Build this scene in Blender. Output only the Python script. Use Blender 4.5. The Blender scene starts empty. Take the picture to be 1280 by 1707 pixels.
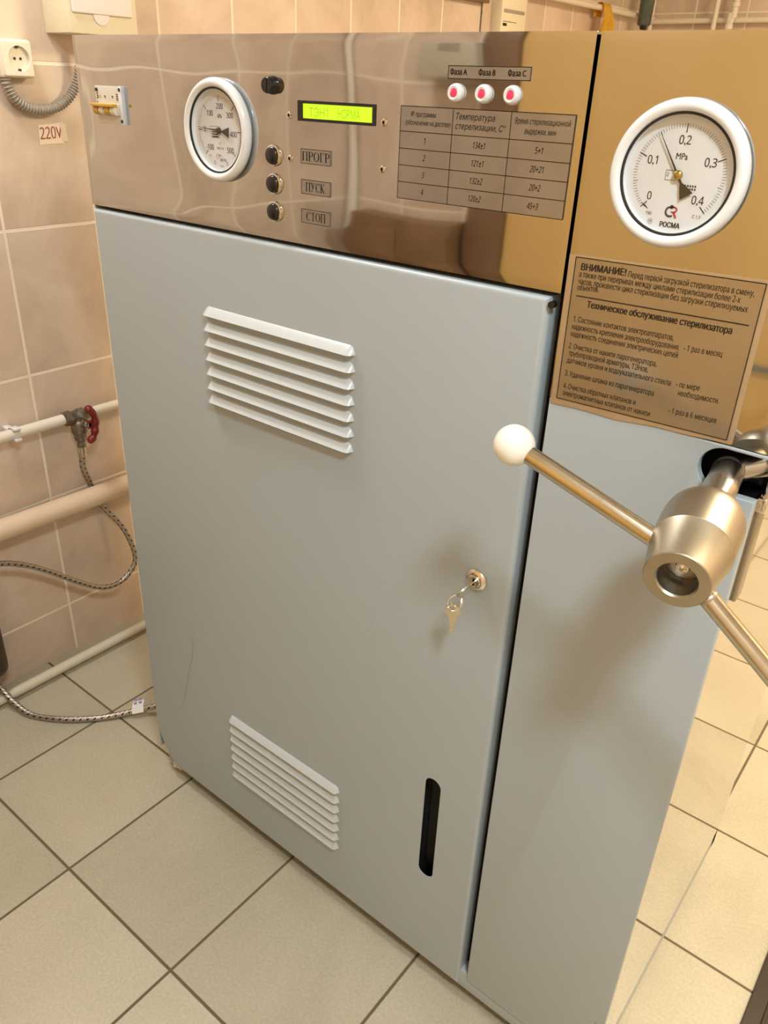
import bpy, bmesh, math, random
from mathutils import Vector, Matrix
from mathutils.geometry import tessellate_polygon, delaunay_2d_cdt
random.seed(4)
S = bpy.context.scene
COL = S.collection
PI = math.pi

# ------------------------------------------------------------------ camera
cam_d = bpy.data.cameras.new('camera')
cam = bpy.data.objects.new('camera', cam_d)
COL.objects.link(cam)
R_ = Vector((0.77724691, 0.62818099, 0.03571941))
U_ = Vector((-0.31624556, 0.34095077, 0.88529166))
F_ = Vector((-0.54394483, 0.69938631, -0.46366238))
m = Matrix((R_, U_, -F_)).transposed().to_4x4()
m.translation = (1.39366, -0.88845, 1.63957)
cam.matrix_world = m
cam_d.sensor_fit = 'AUTO'
cam_d.sensor_width = 36.0
cam_d.lens = 36.0 * 1323.8 / 1707
cam_d.shift_x = 0.00499
cam_d.shift_y = -0.00837
cam_d.clip_start = 0.02
S.camera = cam

# ------------------------------------------------------------------ light and exposure
S.view_settings.view_transform = 'Standard'
S.view_settings.look = 'None'
S.view_settings.gamma = 1
S.view_settings.use_curve_mapping = False
S.view_settings.exposure = 0.0
S.cycles.max_bounces = 8
S.cycles.caustics_reflective = False
S.cycles.sample_clamp_indirect = 6
W = bpy.data.worlds.new('room_air')
S.world = W
W.use_nodes = True
W.node_tree.nodes['Background'].inputs[0].default_value = (1.0, 0.93, 0.82, 1)
W.node_tree.nodes['Background'].inputs[1].default_value = 0.25

CEIL = 2.80
LAMPS = [  # x, y, size x, size y, watts, colour
    (1.88, -0.95, 0.30, 0.26, 42, (0.83, 0.96, 1.0)),
    (2.05, 1.75, 1.2, 0.35, 122, (1.0, 0.82, 0.56)),
    (-0.26, -0.30, 0.45, 0.35, 20, (0.95, 0.96, 0.94)),  # unseen fill lamp, added to brighten the left wall
]

# ------------------------------------------------------------------ materials
MATS = {}
def mat(name, col, rough=0.5, metal=0.0, emit=None, estr=0, coat=0, spec=0.5, aniso=0):
    if name in MATS: return MATS[name]
    M = bpy.data.materials.new(name); M.use_nodes = True
    b = M.node_tree.nodes['Principled BSDF']
    b.inputs['Base Color'].default_value = (*col, 1)
    b.inputs['Roughness'].default_value = rough
    b.inputs['Metallic'].default_value = metal
    b.inputs['Coat Weight'].default_value = coat
    b.inputs['Coat Roughness'].default_value = 0.12
    b.inputs['Specular IOR Level'].default_value = spec
    if emit:
        b.inputs['Emission Color'].default_value = (*emit, 1)
        b.inputs['Emission Strength'].default_value = estr
    MATS[name] = M
    return M

def node(nt, typ, **kw):
    n = nt.nodes.new(typ)
    for k, v in kw.items(): setattr(n, k, v)
    return n

def mottle(name, col, col2, scale, rough=0.5, metal=0.0, detail=4, bump=0.0, bscale=None, coat=0, rvar=0.0):
    """a principled material whose colour wanders between two tones"""
    M = mat(name, col, rough, metal, coat=coat)
    nt = M.node_tree; L = nt.links; b = nt.nodes['Principled BSDF']
    tc = node(nt, 'ShaderNodeTexCoord')
    nz = node(nt, 'ShaderNodeTexNoise'); nz.inputs['Scale'].default_value = scale; nz.inputs['Detail'].default_value = detail
    L.new(tc.outputs['Object'], nz.inputs['Vector'])
    rp = node(nt, 'ShaderNodeValToRGB')
    rp.color_ramp.elements[0].position = 0.35; rp.color_ramp.elements[1].position = 0.65
    rp.color_ramp.elements[0].color = (*col, 1); rp.color_ramp.elements[1].color = (*col2, 1)
    L.new(nz.outputs[0], rp.inputs[0]); L.new(rp.outputs[0], b.inputs['Base Color'])
    if rvar:
        mr = node(nt, 'ShaderNodeMapRange'); mr.inputs[3].default_value = rough - rvar; mr.inputs[4].default_value = rough + rvar
        L.new(nz.outputs[0], mr.inputs[0]); L.new(mr.outputs[0], b.inputs['Roughness'])
    if bump:
        n2 = node(nt, 'ShaderNodeTexNoise'); n2.inputs['Scale'].default_value = bscale or scale * 10
        L.new(tc.outputs['Object'], n2.inputs['Vector'])
        bp = node(nt, 'ShaderNodeBump'); bp.inputs['Strength'].default_value = bump; bp.inputs['Distance'].default_value = 0.002
        L.new(n2.outputs[0], bp.inputs['Height']); L.new(bp.outputs[0], b.inputs['Normal'])
    return M

def tiles(name, axes, size, origin, cols, grout, gw, rough=0.3, mscale=4.2, speck=0.0, grough=0.8):
    """glazed tiles laid on a grid in world space: axes are the two world axes of the grid"""
    M = mat(name, cols[0], rough)
    nt = M.node_tree; L = nt.links; b = nt.nodes['Principled BSDF']
    g = node(nt, 'ShaderNodeNewGeometry')
    sp = node(nt, 'ShaderNodeSeparateXYZ'); L.new(g.outputs['Position'], sp.inputs[0])
    def mth(op, a, c=None):
        n = node(nt, 'ShaderNodeMath', operation=op)
        for i, v in enumerate((a, c)):
            if v is None: continue
            if isinstance(v, (int, float)): n.inputs[i].default_value = v
            else: L.new(v, n.inputs[i])
        return n.outputs[0]
    masks = []; cells = []
    for k in range(2):
        t = mth('DIVIDE', mth('SUBTRACT', sp.outputs[axes[k]], origin[k]), size[k])
        cells.append(mth('FLOOR', t))
        fr = mth('FRACT', t)
        d = mth('MULTIPLY', mth('MINIMUM', fr, mth('SUBTRACT', 1.0, fr)), size[k])
        masks.append(d)
    d = mth('MINIMUM', masks[0], masks[1])
    mr = node(nt, 'ShaderNodeMapRange'); mr.inputs[1].default_value = gw * 0.4; mr.inputs[2].default_value = gw * 0.62
    L.new(d, mr.inputs[0])
    cv = node(nt, 'ShaderNodeCombineXYZ'); L.new(cells[0], cv.inputs[0]); L.new(cells[1], cv.inputs[1])
    wn = node(nt, 'ShaderNodeTexWhiteNoise'); L.new(cv.outputs[0], wn.inputs['Vector'])
    # every tile takes its own cut of the mottling
    va = node(nt, 'ShaderNodeVectorMath', operation='MULTIPLY_ADD'); va.inputs[1].default_value = (7, 7, 7)
    L.new(wn.outputs['Color'], va.inputs[0]); L.new(g.outputs['Position'], va.inputs[2])
    nz = node(nt, 'ShaderNodeTexNoise'); nz.inputs['Scale'].default_value = mscale; nz.inputs['Detail'].default_value = 7
    nz.inputs['Roughness'].default_value = 0.62; nz.inputs['Distortion'].default_value = 0.6
    L.new(va.outputs[0], nz.inputs['Vector'])
    rp = node(nt, 'ShaderNodeValToRGB')
    e = rp.color_ramp.elements
    e[0].position = 0.3; e[1].position = 0.72
    e[0].color = (*cols[0], 1); e[1].color = (*cols[2], 1)
    mid = e.new(0.5); mid.color = (*cols[1], 1)
    L.new(nz.outputs[0], rp.inputs[0])
    out = rp.outputs[0]
    hs = node(nt, 'ShaderNodeHueSaturation')
    vr = node(nt, 'ShaderNodeMapRange'); vr.inputs[3].default_value = 0.93; vr.inputs[4].default_value = 1.05
    L.new(wn.outputs['Value'], vr.inputs[0]); L.new(vr.outputs[0], hs.inputs['Value']); L.new(out, hs.inputs['Color'])
    out = hs.outputs[0]
    if speck:
        n3 = node(nt, 'ShaderNodeTexNoise'); n3.inputs['Scale'].default_value = 160; n3.inputs['Detail'].default_value = 2
        L.new(g.outputs['Position'], n3.inputs['Vector'])
        m3 = node(nt, 'ShaderNodeMapRange'); m3.inputs[1].default_value = 0.3; m3.inputs[2].default_value = 0.7
        m3.inputs[3].default_value = 1 - speck; m3.inputs[4].default_value = 1 + speck
        L.new(n3.outputs[0], m3.inputs[0])
        h2 = node(nt, 'ShaderNodeHueSaturation'); L.new(m3.outputs[0], h2.inputs['Value']); L.new(out, h2.inputs['Color'])
        out = h2.outputs[0]
    mx = node(nt, 'ShaderNodeMix', data_type='RGBA')
    L.new(mr.outputs[0], mx.inputs['Factor'])
    mx.inputs[6].default_value = (*grout, 1); L.new(out, mx.inputs[7])
    L.new(mx.outputs[2], b.inputs['Base Color'])
    rr = node(nt, 'ShaderNodeMapRange'); rr.inputs[3].default_value = grough; rr.inputs[4].default_value = rough
    L.new(mr.outputs[0], rr.inputs[0]); L.new(rr.outputs[0], b.inputs['Roughness'])
    bp = node(nt, 'ShaderNodeBump'); bp.inputs['Strength'].default_value = 0.5; bp.inputs['Distance'].default_value = 0.0015
    L.new(mr.outputs[0], bp.inputs['Height']); L.new(bp.outputs[0], b.inputs['Normal'])
    return M

def clear_glass():
    M = bpy.data.materials.new('clear_glass'); M.use_nodes = True
    nt = M.node_tree; nt.nodes.clear()
    o = node(nt, 'ShaderNodeOutputMaterial'); mx = node(nt, 'ShaderNodeMixShader')
    t = node(nt, 'ShaderNodeBsdfTransparent'); g = node(nt, 'ShaderNodeBsdfGlossy'); g.inputs['Roughness'].default_value = 0.03
    mx.inputs[0].default_value = 0.035
    nt.links.new(t.outputs[0], mx.inputs[1]); nt.links.new(g.outputs[0], mx.inputs[2]); nt.links.new(mx.outputs[0], o.inputs[0])
    return M

WALLC = [(0.545, 0.425, 0.33), (0.66, 0.525, 0.415), (0.74, 0.615, 0.505)]
m_wall_x = tiles('wall_tile_side', (1, 2), (0.2605, 0.3729), (0.1365, 0.1715), WALLC, (0.86, 0.76, 0.62), 0.0075)
m_wall_y = tiles('wall_tile_end', (0, 2), (0.2605, 0.3729), (-0.616, 0.1715), WALLC, (0.86, 0.76, 0.62), 0.0075)
m_floor = tiles('floor_tile', (0, 1), (0.3729, 0.3729), (-0.2794, 0.0358),
                [(0.42, 0.38, 0.275), (0.48, 0.436, 0.323), (0.52, 0.473, 0.36)], (0.13, 0.10, 0.055), 0.0062, rough=0.42, mscale=2.2, speck=0.08)
m_ceiling = mottle('ceiling_white', (0.80, 0.76, 0.68), (0.83, 0.79, 0.71), 3, 0.9)
m_paint = mottle('grey_powder_coat', (0.385, 0.437, 0.472), (0.40, 0.452, 0.487), 1.5, 0.36, bump=0.03, bscale=900)
m_slat_lit = mottle('lit_louvre_grey', (0.50, 0.54, 0.56), (0.52, 0.56, 0.58), 2, 0.30)  # door grey made lighter, painting in the light on upward-facing slats
m_steel = mottle('polished_steel', (0.565, 0.555, 0.54), (0.585, 0.575, 0.56), 3, 0.04, 1.0)
m_side_steel = mottle('polished_side_steel', (0.64, 0.61, 0.61), (0.66, 0.63, 0.63), 3, 0.035, 1.0)
m_brushed = mottle('brushed_steel', (0.42, 0.385, 0.305), (0.46, 0.425, 0.34), 14, 0.38, 1.0, rvar=0.04)
m_rod = mottle('ground_steel_rod', (0.60, 0.555, 0.45), (0.64, 0.595, 0.49), 30, 0.20, 1.0, rvar=0.05)
m_chrome = mat('chrome', (0.78, 0.75, 0.68), 0.12, 1.0)
m_key = mat('nickel_key', (0.62, 0.57, 0.46), 0.25, 1.0)
m_cavity_shade = mat('cavity_shade', (0.012, 0.011, 0.012), 0.7)  # near black stands in for shade in seams, grip and slot
m_black = mat('black_plastic', (0.012, 0.011, 0.012), 0.25)
m_rubber = mat('black_rubber', (0.015, 0.015, 0.017), 0.45)
m_white = mat('white_gloss', (0.78, 0.80, 0.83), 0.18, coat=0.4)
m_dial = mat('dial_white', (0.70, 0.72, 0.74), 0.5)
m_ink = mat('black_ink', (0.012, 0.010, 0.009), 0.8, spec=0.1)
m_ink_soft = mat('faded_ink', (0.035, 0.024, 0.014), 0.8, spec=0.1)
m_red = mat('red_print', (0.42, 0.05, 0.07), 0.5)
m_blue = mat('navy_print', (0.025, 0.035, 0.07), 0.5)
m_maroon = mat('maroon_print', (0.34, 0.06, 0.07), 0.6)
m_brass = mat('brass', (0.50, 0.38, 0.12), 0.25, 1.0)
m_ball = mat('white_ball_plastic', (0.85, 0.83, 0.77), 0.22, coat=0.3)
m_lens = mat('red_lens', (0.75, 0.03, 0.10), 0.15, emit=(1, 0.08, 0.16), estr=0.25)
m_lcd = mat('lit_lcd', (0.20, 0.28, 0.01), 0.3, emit=(0.62, 0.97, 0.02), estr=0.95)
m_lcdtext = mat('lcd_segments', (0.10, 0.16, 0.01), 0.4, emit=(0.36, 0.62, 0.01), estr=0.85)
m_etch = mottle('etched_label', (0.36, 0.33, 0.30), (0.40, 0.37, 0.33), 20, 0.30, 0.75)
m_notice = mottle('metallic_notice_film', (0.42, 0.37, 0.30), (0.46, 0.41, 0.34), 9, 0.24, 0.85, rvar=0.06)
m_notice_rim = mottle('bare_film_margin', (0.60, 0.52, 0.42), (0.64, 0.56, 0.46), 20, 0.3, 0.8)
m_ivory = mat('ivory_plastic', (0.80, 0.74, 0.60), 0.35)
m_box = mat('cream_box_plastic', (0.80, 0.73, 0.54), 0.4)
m_box_lid = mat('white_box_window', (0.86, 0.84, 0.82), 0.25)
m_yellow = mat('amber_plastic', (0.62, 0.36, 0.05), 0.35)
m_brk = mat('breaker_plastic', (0.62, 0.58, 0.50), 0.4)
m_brk_side = mat('breaker_side_plastic', (0.72, 0.75, 0.80), 0.35)
m_pipe = mat('white_pipe', (0.76, 0.70, 0.60), 0.35)
m_pipe_pink = mottle('painted_steel_pipe', (0.68, 0.52, 0.37), (0.72, 0.56, 0.41), 8, 0.42)
m_pipe_floor = mat('ivory_pipe', (0.62, 0.58, 0.46), 0.4)
m_conduit = mat('grey_corrugated_conduit', (0.36, 0.32, 0.265), 0.45)
m_valve = mottle('aged_bronze_valve', (0.16, 0.13, 0.10), (0.30, 0.26, 0.21), 60, 0.4, 0.8)
m_lever = mottle('red_lever_enamel', (0.15, 0.010, 0.012), (0.21, 0.016, 0.016), 40, 0.35)
m_cloth = mottle('yellow_cloth', (0.90, 0.56, 0.05), (0.95, 0.64, 0.09), 25, 0.85)
m_green = mottle('dark_green_cover', (0.055, 0.07, 0.045), (0.09, 0.11, 0.075), 12, 0.5)
m_paper = mat('cream_paper', (0.78, 0.68, 0.54), 0.8)
m_tape = mat('translucent_tape', (0.70, 0.58, 0.44), 0.35)
m_tag = mat('white_tag', (0.80, 0.78, 0.76), 0.6)
m_tagblue = mat('violet_print', (0.22, 0.20, 0.42), 0.6)
m_disp = mat('grey_ivory_plastic', (0.50, 0.46, 0.36), 0.45)
m_door = mottle('varnished_door', (0.66, 0.43, 0.155), (0.70, 0.46, 0.17), 2.5, 0.45)
m_frame_wood = mottle('dark_door_frame', (0.16, 0.09, 0.045), (0.20, 0.115, 0.06), 12, 0.45)
m_brown = mottle('brown_veneer', (0.17, 0.095, 0.045), (0.22, 0.125, 0.06), 6, 0.4)
m_glass = clear_glass()
m_lamp = mat('lamp_diffuser', (0.9, 0.88, 0.8), 0.5, emit=(1.0, 0.86, 0.62), estr=3.0)

def braid():
    M = mat('braided_steel', (0.42, 0.38, 0.33), 0.35, 0.9)
    nt = M.node_tree; L = nt.links; b = nt.nodes['Principled BSDF']
    at = node(nt, 'ShaderNodeUVMap')
    sp = node(nt, 'ShaderNodeSeparateXYZ'); L.new(at.outputs[0], sp.inputs[0])
    def mth(op, a, c):
        n = node(nt, 'ShaderNodeMath', operation=op)
        for i, v in enumerate((a, c)):
            if isinstance(v, (int, float)): n.inputs[i].default_value = v
            else: L.new(v, n.inputs[i])
        return n.outputs[0]
    u = mth('FRACT', mth('ADD', mth('MULTIPLY', sp.outputs[0], 52.0), mth('MULTIPLY', sp.outputs[1], 2.0)), 0)
    v = mth('FRACT', mth('MULTIPLY', sp.outputs[1], 4.0), 0)
    k = mth('MULTIPLY', mth('LESS_THAN', u, 0.28), mth('GREATER_THAN', v, 0.58))
    mx = node(nt, 'ShaderNodeMix', data_type='RGBA'); L.new(k, mx.inputs['Factor'])
    mx.inputs[6].default_value = (0.46, 0.42, 0.37, 1); mx.inputs[7].default_value = (0.03, 0.025, 0.03, 1)
    L.new(mx.outputs[2], b.inputs['Base Color'])
    wv = mth('SINE', mth('MULTIPLY', mth('ADD', mth('MULTIPLY', sp.outputs[0], 8.0), sp.outputs[1]), 60.0), 0)
    bp = node(nt, 'ShaderNodeBump'); bp.inputs['Strength'].default_value = 0.35; bp.inputs['Distance'].default_value = 0.001
    L.new(wv, bp.inputs['Height']); L.new(bp.outputs[0], b.inputs['Normal'])
    return M
m_braid = braid()

# ------------------------------------------------------------------ mesh helpers
def obj(name, bm, material, parent=None, sharp=38, loc=None, recalc=True):
    if recalc: bmesh.ops.recalc_face_normals(bm, faces=bm.faces[:])
    me = bpy.data.meshes.new(name)
    for f in bm.faces: f.smooth = sharp > 0
    bm.to_mesh(me); bm.free()
    if sharp > 0: me.set_sharp_from_angle(angle=math.radians(sharp))
    for mm in (material if isinstance(material, (list, tuple)) else [material]): me.materials.append(mm)
    o = bpy.data.objects.new(name, me); COL.objects.link(o)
    if parent:
        o.parent = parent
        o.matrix_parent_inverse = world_of(parent).inverted()
    return o

def world_of(o):
    return (world_of(o.parent) @ o.matrix_parent_inverse if o.parent else Matrix()) @ o.matrix_basis

def tag(o, label, cat, group=None):
    o['label'] = label; o['category'] = cat
    if group: o['group'] = group
    return o

def empty(name, loc, label, cat, group=None):
    o = bpy.data.objects.new(name, None); COL.objects.link(o); o.location = loc
    o.empty_display_size = 0.05
    return tag(o, label, cat, group)

def struct(name, bm, material, sharp=38, parent=None):
    o = obj(name, bm, material, parent, sharp)
    if not parent: o['kind'] = 'structure'
    return o

def BM(): return bmesh.new()

def box(bm, lo, hi, bev=0.0, seg=2, mi=0):
    lo = Vector(lo); hi = Vector(hi)
    r = bmesh.ops.create_cube(bm, size=1, matrix=Matrix.Translation((lo + hi) / 2) @ Matrix.Diagonal((*(hi - lo), 1)))
    vs = r['verts']; fs = {f for v in vs for f in v.link_faces}
    for f in fs: f.material_index = mi
    if bev:
        es = list({e for v in vs for e in v.link_edges})
        bmesh.ops.bevel(bm, geom=es, offset=bev, segments=seg, affect='EDGES', profile=0.5)
    return bm

def frame_of(d):
    d = Vector(d).normalized()
    a = Vector((0, 0, 1)) if abs(d.z) < 0.9 else Vector((1, 0, 0))
    u = d.cross(a).normalized(); v = d.cross(u).normalized()
    return u, v, d

def ring(bm, c, u, v, r, n):
    return [bm.verts.new(c + (u * math.cos(2 * PI * i / n) + v * math.sin(2 * PI * i / n)) * r) for i in range(n)]

def skin(bm, a, b, mi=0):
    n = len(a); out = []
    for i in range(n):
        f = bm.faces.new((a[i], a[(i + 1) % n], b[(i + 1) % n], b[i])); f.material_index = mi; out.append(f)
    return out

def lathe(bm, o, d, prof, n=40, cap0=True, cap1=True, mi=0):
    """prof: list of (radius, distance along d)"""
    u, v, d = frame_of(d); o = Vector(o); prev = None; first = None
    for r, s in prof:
        c = o + d * s
        cur = ring(bm, c, u, v, max(r, 1e-5), n)
        if prev: skin(bm, prev, cur, mi)
        else: first = cur
        prev = cur
    if cap0: bm.faces.new(first[::-1]).material_index = mi
    if cap1: bm.faces.new(prev).material_index = mi
    return bm

def cyl(bm, a, b, r, r2=None, n=24, mi=0):
    a = Vector(a); b = Vector(b); L = (b - a).length
    return lathe(bm, a, b - a, [(r, 0), (r if r2 is None else r2, L)], n, mi=mi)

def smooth_path(pts, sub=8):
    P = [Vector(p) for p in pts]; out = []
    for i in range(len(P) - 1):
        p0 = P[max(i - 1, 0)]; p1 = P[i]; p2 = P[i + 1]; p3 = P[min(i + 2, len(P) - 1)]
        for k in range(sub):
            t = k / sub
            out.append(0.5 * ((2 * p1) + (p2 - p0) * t + (2 * p0 - 5 * p1 + 4 * p2 - p3) * t * t + (3 * p1 - p0 - 3 * p2 + p3) * t ** 3))
    out.append(P[-1]); return out

def tube(bm, path, r, n=12, cap=True, uv=False, mi=0):
    P = [Vector(p) for p in path]
    rf = r if callable(r) else (lambda i, s: r)
    layer = bm.loops.layers.uv.verify() if uv else None
    t = (P[1] - P[0]).normalized(); u, v, _ = frame_of(t)
    prev = None; s = 0.0; ps = 0.0
    for i, p in enumerate(P):
        tn = ((P[min(i + 1, len(P) - 1)] - P[max(i - 1, 0)])).normalized()
        if i:
            s += (p - P[i - 1]).length
            ax = t.cross(tn)
            if ax.length > 1e-7:
                q = Matrix.Rotation(t.angle(tn), 3, ax.normalized()); u = q @ u
            u = (u - tn * u.dot(tn)).normalized(); v = tn.cross(u)
        t = tn
        cur = ring(bm, p, u, v, rf(i, s), n)
        if prev:
            fs = skin(bm, prev, cur, mi)
            if uv:
                for j, f in enumerate(fs):
                    for lp, uvc in zip(f.loops, ((ps, j / n), (ps, (j + 1) / n), (s, (j + 1) / n), (s, j / n))): lp[layer].uv = uvc
        elif cap: bm.faces.new(cur[::-1])
        prev = cur; ps = s
    if cap: bm.faces.new(prev)
    return bm

def sphere(bm, c, r, u=24, v=16, sc=(1, 1, 1)):
    bmesh.ops.create_uvsphere(bm, u_segments=u, v_segments=v, radius=r, matrix=Matrix.Translation(c) @ Matrix.Diagonal((*sc, 1)))
    return bm

def inset(poly, d):
    """offset a counter-clockwise outline inwards by d"""
    n = len(poly); out = []
    for i in range(n):
        a = Vector(poly[i - 1]); b = Vector(poly[i]); c = Vector(poly[(i + 1) % n])
        e1 = (b - a).normalized(); e2 = (c - b).normalized()
        n1 = Vector((-e1.y, e1.x)); n2 = Vector((-e2.y, e2.x))
        k = n1 + n2
        k = k / max(k.dot(n1), 0.3) if k.length > 1e-6 else n1
        out.append(b + k * d)
    return [(p.x, p.y) for p in out]

def plate(bm, outline, holes, put, d0, d1, rnd=0.0, steps=3, back=True, mi=0, hole_depth=None):
    """sheet in a plane; put(a, b, depth) -> point; front at depth d0, back at d1; outline CCW; the front rim is rounded"""
    loops = []
    if rnd:
        for k in range(steps + 1):
            t = k / steps * PI / 2
            loops.append((inset(outline, rnd * (1 - math.sin(t))) if k < steps else list(outline), d0 + rnd * (1 - math.cos(t)) * (1 if d1 > d0 else -1)))
    else: loops.append((list(outline), d0))
    rows = [[bm.verts.new(put(x, y, d)) for x, y in lp] for lp, d in loops]
    last = [bm.verts.new(put(x, y, d1)) for x, y in outline]
    rows.append(last)
    for a, b in zip(rows, rows[1:]):
        for f in skin(bm, a, b): f.material_index = mi
    hf = [[bm.verts.new(put(x, y, d0)) for x, y in h] for h in holes]
    hb = [[bm.verts.new(put(x, y, d1 if hole_depth is None else d0 + hole_depth)) for x, y in h] for h in holes]
    for a, b in zip(hf, hb):
        for f in skin(bm, a, b): f.material_index = mi
    def fill(o, hs, flip):
        polys = [[Vector((*p, 0)) for p in o[0]]] + [[Vector((*p, 0)) for p in h[0]] for h in hs]
        vs = o[1] + [v for h in hs for v in h[1]]
        for tri in tessellate_polygon(polys):
            try: bm.faces.new([vs[i] for i in (tri[::-1] if flip else tri)]).material_index = mi
            except ValueError: pass
    fill((loops[0][0], rows[0]), [(h, v) for h, v in zip(holes, hf)], False)
    if back: fill((outline, last), [(h, v) for h, v in zip(holes, hb)], True)
    return bm

FRONT = lambda x, z, y: Vector((x, y, z))          # depth grows into the cabinet
def rect(x0, z0, x1, z1): return [(x0, z0), (x1, z0), (x1, z1), (x0, z1)]
def rrect(x0, z0, x1, z1, r, k=6):
    out = []
    for cx, cz, a in ((x1 - r, z0 + r, -90), (x1 - r, z1 - r, 0), (x0 + r, z1 - r, 90), (x0 + r, z0 + r, 180)):
        for i in range(k + 1):
            t = math.radians(a + 90 * i / k); out.append((cx + r * math.cos(t), cz + r * math.sin(t)))
    return out

# text ---------------------------------------------------------------
DIG = {ord('0') + k: 0x1D7E2 + k for k in range(10)}      # plain sans digits
def winding(q, loops):
    w = 0
    for p in loops:
        for k in range(len(p)):
            (x1, y1), (x2, y2) = p[k - 1], p[k]
            if (y1 <= q[1]) != (y2 <= q[1]) and q[0] < (x2 - x1) * (q[1] - y1) / (y2 - y1) + x1: w += 1 if y2 > y1 else -1
    return w
def glyphs(s, bold=0.0, shear=0.0, res=2):
    """outlines of a line of lettering as filled triangles; overlapping strokes are filled one by one"""
    cu = bpy.data.curves.new('lettering', 'FONT'); cu.body = s.translate(DIG); cu.shear = shear
    o = bpy.data.objects.new('lettering', cu); COL.objects.link(o)
    dg = bpy.context.evaluated_depsgraph_get(); dg.update()
    cc = o.evaluated_get(dg).to_curve(dg)
    loops = []
    for sp in cc.splines:
        bp = sp.bezier_points; lp = []
        for k in range(len(bp)):
            a = bp[k]; c = bp[(k + 1) % len(bp)]
            straight = (a.co - a.handle_right).cross(c.co - a.co).length + (c.co - c.handle_left).cross(c.co - a.co).length < 1e-6
            lp.append((a.co.x, a.co.y))
            if not straight:
                n = res + 2
                for t in range(1, n):
                    t /= n; q = a.co * (1 - t) ** 3 + a.handle_right * 3 * t * (1 - t) ** 2 + c.handle_left * 3 * t * t * (1 - t) + c.co * t ** 3
                    lp.append((q.x, q.y))
        if len(lp) > 2: loops.append(lp)
    o.to_curve_clear(); bpy.data.objects.remove(o); bpy.data.curves.remove(cu)
    if not loops: return [], []
    if bold: loops = loops + [[(x + bold * 1.6, y) for x, y in p] for p in loops] + [[(x + bold * 0.8, y + bold * 0.3) for x, y in p] for p in loops]
    groups = []
    for p in sorted(loops, key=lambda p: min(q[0] for q in p)):
        x0 = min(q[0] for q in p); x1 = max(q[0] for q in p)
        if groups and x0 < groups[-1][1] - 1e-4: groups[-1][0].append(p); groups[-1][1] = max(groups[-1][1], x1)
        else: groups.append([[p], x1])
    V = []; F = []
    for grp, _ in groups:
        vs = []; es = []
        for p in grp:
            b0 = len(vs); vs += [Vector(q) for q in p]; es += [(b0 + k, b0 + (k + 1) % len(p)) for k in range(len(p))]
        ov, oe, of = delaunay_2d_cdt(vs, es, [], 0, 1e-6)[:3]
        base = len(V); V += [(v.x, v.y) for v in ov]
        for f in of:
            c = sum((ov[k] for k in f), Vector((0, 0))) / len(f)
            if winding(c, grp): F.append(tuple(base + k for k in f))
    return V, F

CAP = None
def text(bm, s, put, x0, x1, z, cap, bold=0.0, shear=0.0, dz=0.0, center=None, mi=0, res=2):
    """write s from x0 to x1 (or centred, when x1 is None, at its natural width * x0) on baseline z with capitals cap high"""
    global CAP
    if CAP is None:
        v, _ = glyphs('H'); CAP = max(p[1] for p in v) - min(p[1] for p in v)
    vs, fs = glyphs(s, bold, shear, res)
    if not vs: return bm
    mn = min(v[0] for v in vs); mxx = max(v[0] for v in vs)
    k = cap / CAP
    if center is not None:
        w = (mxx - mn) * k * x0; x0 = center - w / 2; x1 = center + w / 2
    kx = (x1 - x0) / (mxx - mn)
    nv = [bm.verts.new(put(x0 + (x - mn) * kx, z + y * k + dz * ((x - mn) / (mxx - mn)))) for x, y in vs]
    for f in fs:
        try: bm.faces.new([nv[i] for i in f]).material_index = mi
        except ValueError: pass
    return bm

def line_quad(bm, put, a, b, w, mi=0):
    a = Vector(a); b = Vector(b); d = (b - a).normalized(); n = Vector((-d.y, d.x)) * w / 2
    bm.faces.new([bm.verts.new(put(*p)) for p in (a - n, b - n, b + n, a + n)]).material_index = mi

def border(bm, put, x0, z0, x1, z1, w, mi=0):
    for a, b in (((x0 - w / 2, z0), (x1 + w / 2, z0)), ((x1, z0), (x1, z1)), ((x1 + w / 2, z1), (x0 - w / 2, z1)), ((x0, z1), (x0, z0))):
        line_quad(bm, put, a, b, w, mi)

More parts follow.
